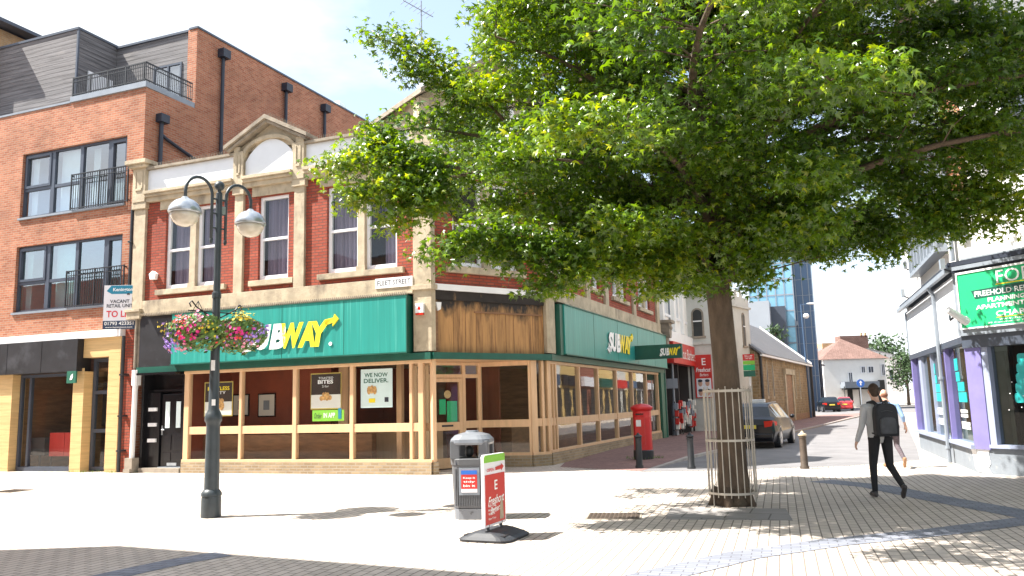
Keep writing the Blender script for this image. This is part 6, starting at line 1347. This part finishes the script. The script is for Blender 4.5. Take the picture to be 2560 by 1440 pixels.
# weeds at the foot of walls
wd = MB(); rr = random.Random(4)
for (fr, u0_, u1_, n) in ((FF, -12.1, -10.2, 90), (FF, -9.9, -9.4, 30), (Fr(pb, 0), -.5, .55, 60), (RS, -4, -.5, 40)):
    for i in range(n):
        u = rr.uniform(u0_, u1_); d = rr.uniform(.08, .22) if fr is not None and n != 60 else rr.uniform(-.1, .35); h_ = rr.uniform(.03, .10); a = rr.uniform(-.04, .04)
        wd.fr = fr; zz = .07 if n == 60 else 0; wd.add([(u-.008, d, zz), (u+.008, d, zz), (u+a, d+rr.uniform(-.03, .03), zz+h_)], [(0, 1, 2)])
o = wd.build('weeds', 'leaf_small', None, recalc=False); tag(o, 'small green weeds growing along wall feet and around the post box', 'weeds', kind='stuff')
# ================================================================ people
def solid(name, shapes, m, parent, fr, voxel=.008, sm=6, extra=None):
    """one continuous skin over tapered limbs: shapes = [('c', p0, r0, p1, r1) | ('e', centre, radii)] in the person's own axes"""
    mb = MB(fr)
    for s in shapes:
        if s[0] == 'c':
            p0, r0, p1, r1 = s[1:]; mb.ell(p0, r0, 8); mb.ell(p1, r1, 8)
            n = 4; P = [tuple(np.array(p0)*(1-k/n)+np.array(p1)*k/n) for k in range(n+1)]; mb.tube(P, [r0*(1-k/n)+r1*k/n for k in range(n+1)], 12)
        else: mb.ell(s[1], s[2], 12)
    o = mb.build(name, m, parent, smooth=False)
    md = o.modifiers.new('r', 'REMESH'); md.mode = 'VOXEL'; md.voxel_size = voxel
    m2 = o.modifiers.new('s', 'SMOOTH'); m2.factor = .5; m2.iterations = sm
    dg = bpy.context.evaluated_depsgraph_get(); dg.update(); me = bpy.data.meshes.new_from_object(o.evaluated_get(dg)); o.modifiers.clear()
    me.polygons.foreach_set('use_smooth', [True]*len(me.polygons)); old = o.data; o.data = me; bpy.data.meshes.remove(old); return o
def hand(p, d, side, s=1.0):
    "palm, four unequal curled fingers and a thumb leaving the side of the palm; p wrist, d direction of the hand"
    p = np.array(p, float); d = np.array(d, float); d /= np.linalg.norm(d); f = np.array([0, 1., 0]); x = np.cross(d, f); x /= np.linalg.norm(x); f = np.cross(x, d); w = f; inn = x*side
    out = [('c', tuple(p), .026, tuple(p+d*.03), .027), ('c', tuple(p+d*.03+w*.018), .020, tuple(p+d*.085+w*.026), .015), ('c', tuple(p+d*.03-w*.014), .020, tuple(p+d*.085-w*.024), .014), ('c', tuple(p+d*.03), .021, tuple(p+d*.088), .016)]
    for k, (o_, ln) in enumerate(((.033, .070), (.012, .080), (-.010, .074), (-.031, .056))):
        a = p+d*.088+w*o_; b_ = a+d*ln*.5+inn*.008; c = b_+d*ln*.42+inn*.026; out += [('c', tuple(a), .0105, tuple(b_), .0095), ('c', tuple(b_), .0095, tuple(c), .008)]
    a = p+d*.03+w*.028; b_ = a+d*.03+w*.030+inn*.014; c = b_+d*.030+w*.006+inn*.012; out += [('c', tuple(a), .014, tuple(b_), .012), ('c', tuple(b_), .012, tuple(c), .010)]
    return out
def person(g, ang, hgt, P, label, cols, hair, name='person'):
    t = thing(name, label, 'person', (g[0], g[1], 0), 'people walking away along the street'); f_ = Fr(g, ang); f_.n = -f_.n                 # u = right, d = forward
    k = hgt/1.78; q = lambda v: (v[0]*k, v[1]*k, v[2]*k)
    J = {a: q(b_) for a, b_ in P.items() if a != 'cuff'}; e = lambda *v: q(v)
    hx, hy, hz2 = J['head']
    skin = [('e', (hx, hy, hz2), (.074*k, .092*k, .112*k)), ('e', (hx, hy+.02*k, hz2-.05*k), (.058*k, .07*k, .07*k)), ('c', (hx, hy-.015*k, hz2-.09*k), .056*k, J['neck'], .06*k),
            ('c', (hx, hy+.085*k, hz2-.005*k), .012*k, (hx, hy+.108*k, hz2-.03*k), .014*k), ('e', (hx-.077*k, hy, hz2-.01*k), (.012*k, .022*k, .033*k)), ('e', (hx+.077*k, hy, hz2-.01*k), (.012*k, .022*k, .033*k)), ('c', (hx-.02*k, hy+.082*k, hz2-.062*k), .010*k, (hx+.02*k, hy+.082*k, hz2-.062*k), .010*k)]
    tz = J['neck']; pv_ = J['pelvis']
    skin += [('c', (tz[0]-.10*k, tz[1], tz[2]-.10*k), .075*k, (pv_[0]-.06*k, pv_[1], pv_[2]+.05*k), .09*k), ('c', (tz[0]+.10*k, tz[1], tz[2]-.10*k), .075*k, (pv_[0]+.06*k, pv_[1], pv_[2]+.05*k), .09*k)]
    for s_ in ('L', 'R'):
        skin += [('c', J['sh'+s_], .046*k, J['el'+s_], .036*k), ('c', J['el'+s_], .036*k, J['wr'+s_], .023*k), ('c', J['hip'+s_], .075*k, J['kn'+s_], .05*k), ('c', J['kn'+s_], .048*k, J['an'+s_], .032*k)]
        dr = np.array(J['wr'+s_])-np.array(J['el'+s_]); skin += hand(J['wr'+s_], dr, 1 if s_ == 'L' else -1)
    solid('body', skin, 'skin', t, f_, .0062, 3)
    sh = [('c', (tz[0]-.095*k, tz[1]-.005, tz[2]-.115*k), .090*k, (pv_[0]-.075*k, pv_[1], pv_[2]-.0*k), .108*k), ('c', (tz[0]+.095*k, tz[1]-.005, tz[2]-.115*k), .090*k, (pv_[0]+.075*k, pv_[1], pv_[2]-.0*k), .108*k), ('c', (tz[0], tz[1]-.01, tz[2]-.12*k), .10*k, pv_, .12*k), ('c', (tz[0], tz[1], tz[2]-.02*k), .066*k, (tz[0], tz[1], tz[2]-.1*k), .09*k)]
    for s_ in ('L', 'R'):
        el, wr = np.array(J['el'+s_]), np.array(J['wr'+s_]); cf = P.get('cuff', 1.0); en = el+(wr-el)*cf
        sh += [('c', (tz[0]+(-.09 if s_ == 'L' else .09)*k, tz[1], tz[2]-.06*k), .058*k, J['sh'+s_], .066*k), ('c', J['sh'+s_], .066*k, J['el'+s_], .050*k), ('c', J['el'+s_], .049*k, tuple(en), .038*k)]
    solid('shirt', sh, cols[0], t, f_, .010, 5)
    tr_ = [('c', (pv_[0]-.06*k, pv_[1]-.01, pv_[2]-.01*k), .108*k, J['hipL'], .10*k), ('c', (pv_[0]+.06*k, pv_[1]-.01, pv_[2]-.01*k), .108*k, J['hipR'], .10*k)]
    for s_ in ('L', 'R'): tr_ += [('c', J['hip'+s_], .094*k, J['kn'+s_], .060*k), ('c', J['kn'+s_], .060*k, J['an'+s_], .043*k)]
    solid('trousers', tr_, cols[1], t, f_, .010, 4)
    for s_ in ('L', 'R'):
        a = np.array(J['an'+s_]); to = np.array(J['to'+s_]); dr = to-a; hl = a-np.array([0, .035*k, .045*k])+np.array([0, 0, 0]); 
        if dr[2] < -.09*k: hl = a-dr*.12-np.array([0, .05*k, .01*k])
        solid('shoe', [('c', tuple(a), .042*k, tuple(hl), .036*k), ('c', tuple(hl), .036*k, tuple(to-dr*.1), .036*k), ('c', tuple(to-dr*.35), .040*k, tuple(to), .030*k)], cols[2], t, f_, .007, 3)
    hs = [('e', (hx, hy-.012*k, hz2+.022*k), (.081*k, .094*k, .105*k)), ('e', (hx, hy-.05*k, hz2-.02*k), (.066*k, .055*k, .085*k))] if hair[1] else [('e', (hx, hy-.04*k, hz2-.015*k), (.080*k, .062*k, .06*k))]
    solid('hair', hs, hair[0], t, f_, .008, 2)
    for s_ in (-1, 1): b = MB(f_); b.ell((hx+s_*.03*k, hy+.083*k, hz2+.005*k), .011*k, 8); b.build('eye', 'logo_white', t, smooth=True)
    return t, f_, J, k
g1 = G(2213, 1246)
t1, f1, J1, k1 = person(g1, -6, 1.86, dict(head=(-.02, .05, 1.665), neck=(-.01, .0, 1.48), pelvis=(.0, 0, .96), shL=(-.195, 0, 1.40), shR=(.195, 0, 1.40), elL=(-.265, -.03, 1.13), elR=(.25, .02, 1.13), wrL=(-.335, .03, .90), wrR=(.20, .24, 1.05),
    hipL=(-.085, 0, .92), hipR=(.095, 0, .92), knL=(-.105, .10, .50), knR=(.13, .05, .50), anL=(-.10, .13, .09), anR=(.19, -.29, .20), toL=(-.11, .29, .04), toR=(.205, -.20, .045)),
    'person in pale grey shirt and black trousers walking away with a black backpack', ('shirt_grey', 'trousers_black', 'shoe_dark'), ('hair_brown', True))
bp = thing('backpack', 'black backpack with side pocket worn on the back of the person in the grey shirt', 'backpack', f1.p(0, -.2, 1.2))
def rbox(mb, cx, cy, cz, sx, sy, sz, e=.04):
    "rounded block lofted upwards"
    secs = []
    for a, z in ((.86, -1), (.97, -.93), (1, -.6), (1, .3), (.93, .72), (.74, .93), (.5, 1)):
        P = [(cx+p[0]/.3*sx*a, cy+p[1]/.3*sy*(a if a > .7 else .75)) for p in sq(.3, e=.12)]; secs.append((P, cz+z*sz))
    loft(mb, secs)
b = MB(f1); rbox(b, .035, -.24, 1.215*k1, .182, .10, .262); b.build('pack', 'bag_black', bp, smooth='auto')
b = MB(f1); rbox(b, .035, -.345, 1.13*k1, .125, .035, .13); b.build('front_pocket', 'bag_grey', bp, smooth='auto')
b = MB(f1); b.tube([(-.06, -.34, 1.34*k1), (.03, -.365, 1.36*k1), (.12, -.34, 1.34*k1)], .006, 6); b.tube([(-.02, -.25, 1.455*k1), (.035, -.27, 1.49*k1), (.09, -.25, 1.455*k1)], .012, 6); b.build('handle', 'bag_grey', bp)
for s_ in (-1, 1):
    b = MB(f1); P = [(.03+s_*.07, -.17, 1.43*k1), (.02+s_*.105, -.07, 1.495*k1), (.0+s_*.125, .05, 1.48*k1), (s_*.14, .12, 1.36*k1), (s_*.155, .115, 1.15*k1), (s_*.16, .0, 1.02*k1), (.03+s_*.15, -.17, 1.0*k1)]
    b.tube(P, [.028, .030, .028, .024, .018, .012, .012], 8); b.build('strap', 'bag_black', bp, smooth=True)
g2 = G(2236, 1170)
person(g2, -8, 1.80, dict(head=(-.07, .06, 1.66), neck=(-.04, .0, 1.48), pelvis=(.0, 0, .96), shL=(-.22, 0, 1.40), shR=(.17, 0, 1.40), elL=(-.27, .05, 1.13), elR=(.255, -.08, 1.15), wrL=(-.25, .25, 1.0), wrR=(.31, -.03, .93), cuff=.45,
    hipL=(-.085, 0, .92), hipR=(.095, 0, .92), knL=(-.10, .14, .51), knR=(.11, .04, .50), anL=(-.09, .22, .09), anR=(.13, -.33, .22), toL=(-.10, .38, .04), toR=(.15, -.25, .05)),
    'person with thin reddish hair in a pale blue shirt ahead of the backpack wearer', ('shirt_blue', 'trousers_check', 'shoe_tan'), ('hair_red', False))
# ================================================================ cars
def car(px, ang, label, paint, L_=4.7, wd_=.9, H_=1.48, kind='estate', roof_sign=False):
    g_ = px; t = thing('parked_car', label, 'car', (g_[0], g_[1], 0), 'cars along the side street'); f_ = Fr(g_, ang)   # u forwards, d to the right
    e = H_/1.48; w = wd_/.9
    S = [(.0, .34, .70, .58, .78, .74, .74, .76, .68), (.05, .26, .76, .55, .86, .92, .80, .95, .68), (.30, .22, .80, .55, .89, 1.0, .84, 1.05, .68), (.55, .22, .80, .55, .90, 1.0, .85, 1.36, .60), (.80, .22, .80, .55, .90, .99, .86, 1.45, .58), (1.5, .20, .80, .55, .90, .97, .86, 1.48, .59),
         (2.4, .20, .80, .55, .90, .95, .86, 1.47, .59), (2.75, .20, .80, .55, .90, .94, .86, 1.41, .58), (3.15, .20, .80, .55, .90, .93, .85, 1.20, .63), (3.55, .20, .80, .55, .89, .90, .83, .97, .70), (4.2, .22, .78, .55, .88, .82, .79, .86, .66), (4.55, .25, .72, .52, .82, .70, .70, .73, .60), (4.7, .32, .62, .48, .70, .60, .60, .62, .5)]
    B_, Gl = MB(f_), MB(f_); rings = []
    for (u, zl, wl, zm, wm, zb, wb, zt, wt) in S:
        u = u*L_/4.7; rings.append([(u, -wl*w, zl), (u, -wm*w, zm*e), (u, -wb*w, zb*e), (u, -wt*w, zt*e), (u, -wt*.5*w, (zt+.02)*e), (u, wt*.5*w, (zt+.02)*e), (u, wt*w, zt*e), (u, wb*w, zb*e), (u, wm*w, zm*e), (u, wl*w, zl)])
    n = 10; ns = len(S)
    for i in range(ns-1):
        cab = 2 <= i <= 8
        for k in range(n):
            a, b2, c, d = rings[i][k], rings[i][(k+1) % n], rings[i+1][(k+1) % n], rings[i+1][k]
            side = k in (2, 6); top = k in (3, 4, 5)
            if cab and side and i in (3, 4, 5, 6, 7):      # side windows inset in body colour surround
                P4 = [np.array(x) for x in (a, b2, c, d)]; cen = sum(P4)/4; ins = [x+(cen-x)*.13 for x in P4]
                B_.add([tuple(x) for x in P4]+[tuple(x) for x in ins], [(0, 1, 5, 4), (1, 2, 6, 5), (2, 3, 7, 6), (3, 0, 4, 7)]); Gl.add([tuple(x) for x in ins], [(0, 1, 2, 3)])
            elif (i in (2, 7, 8) and top) or (i == 2 and side) or (i == 8 and side): (Gl if top else B_).add([a, b2, c, d], [(0, 1, 2, 3)])
            else: B_.add([a, b2, c, d], [(0, 1, 2, 3)])
    B_.add(rings[0], [tuple(range(n))]); B_.add(rings[-1], [tuple(range(n))[::-1]])
    body = B_.build('body', paint, t, recalc=True, smooth='auto'); Gl.build('window', 'car_glass', t, recalc=False)
    for uu in (.85*L_/4.7, 3.65*L_/4.7):
        for s_ in (-1, 1):
            b = MB(f_); n2 = 20; R_ = .33
            def cyl(mb, r, d0, d1):
                V = [(uu+r*math.cos(2*math.pi*k/n2), d, .33+r*math.sin(2*math.pi*k/n2)) for d in (d0, d1) for k in range(n2)]
                mb.add(V, [tuple(range(n2)), tuple(range(n2, 2*n2))]+[(k, (k+1) % n2, n2+(k+1) % n2, n2+k) for k in range(n2)])
            cyl(b, R_, s_*.70*w, s_*.905*w); wo = b.build('wheel', 'rubber', t, bevel=.02)
            b = MB(f_); cyl(b, .21, s_*.85*w, s_*.912*w); cyl(b, .05, s_*.9*w, s_*.922*w); b.build('rim', 'alloy', wo)
            b = MB(f_)
            for k in range(12):
                a0, a1_ = math.pi*k/12, math.pi*(k+1)/12; q = lambda a, r: (uu+r*math.cos(a), s_*.897*w, .33+r*math.sin(a)); b.add([q(a0, .34), q(a0, .40), q(a1_, .40), q(a1_, .34)], [(0, 1, 2, 3)])
            b.build('wheel_arch', 'black_gloss', t, recalc=False)
    for s_ in (-1, 1):
        b = MB(f_); b.add([(.02, s_*.52*w, .70*e), (.02, s_*.74*w, .74*e), (.045, s_*.78*w, .92*e), (.04, s_*.50*w, .90*e), (.32, s_*.875*w, .88*e), (.30, s_*.885*w, .76*e)], [(0, 1, 2, 3), (1, 5, 4, 2)]); q = b.build('tail_light', 'tail_red', t, recalc=False)
        for v in q.data.vertices: v.co += Vector((-f_.u[0]*.03+f_.n[0]*s_*.012, -f_.u[1]*.03+f_.n[1]*s_*.012, 0))
        b = MB(f_); b.ell((3.0*L_/4.7, s_*.99*w, 1.0*e), (.09, .09, .07), 8); b.build('mirror', paint, t, smooth=True)
    b = MB(f_); b.box(-.03, .0, -.26, .26, .66*e, .78*e); b.build('number_plate', 'plate_yellow', t); b = MB(f_); b.box(-.05, .1, -.78*w, .78*w, .34, .50); b.build('bumper', paint, t, bevel=.03)
    if kind == 'estate': b = MB(f_); b.tube([(.8, -.55, 1.5), (2.4, -.55, 1.52)], .015, 5); b.tube([(.8, .55, 1.5), (2.4, .55, 1.52)], .015, 5); b.build('roof_rail', 'alloy', t)
    if roof_sign: b = MB(f_); b.box(1.75, 1.95, -.28, .28, 1.49, 1.62); b.build('roof_sign', 'white_paint', t, bevel=.02)
    return t
ca = 63; wheel_p = G(1955, 1119); u_ = np.array([math.cos(R(ca)), math.sin(R(ca))]); n_v = np.array([math.sin(R(ca)), -math.cos(R(ca))])
car(tuple(wheel_p-u_*.85-n_v*.9), ca, 'black estate taxi parked beyond the tree guard beside the stone chapel', 'car_black', roof_sign=True)
car(tuple(at(2082, 1030, 84)[:2]*np.array([1, 1])), 80, 'black hatchback seen from behind at the far junction', 'car_black', 4.1, .88, 1.55, 'hatch')
car(tuple(at(2113, 1027, 88)[:2]), 70, 'red car parked just ahead of the far black hatchback', 'car_red', 4.1, .88, 1.5, 'hatch')
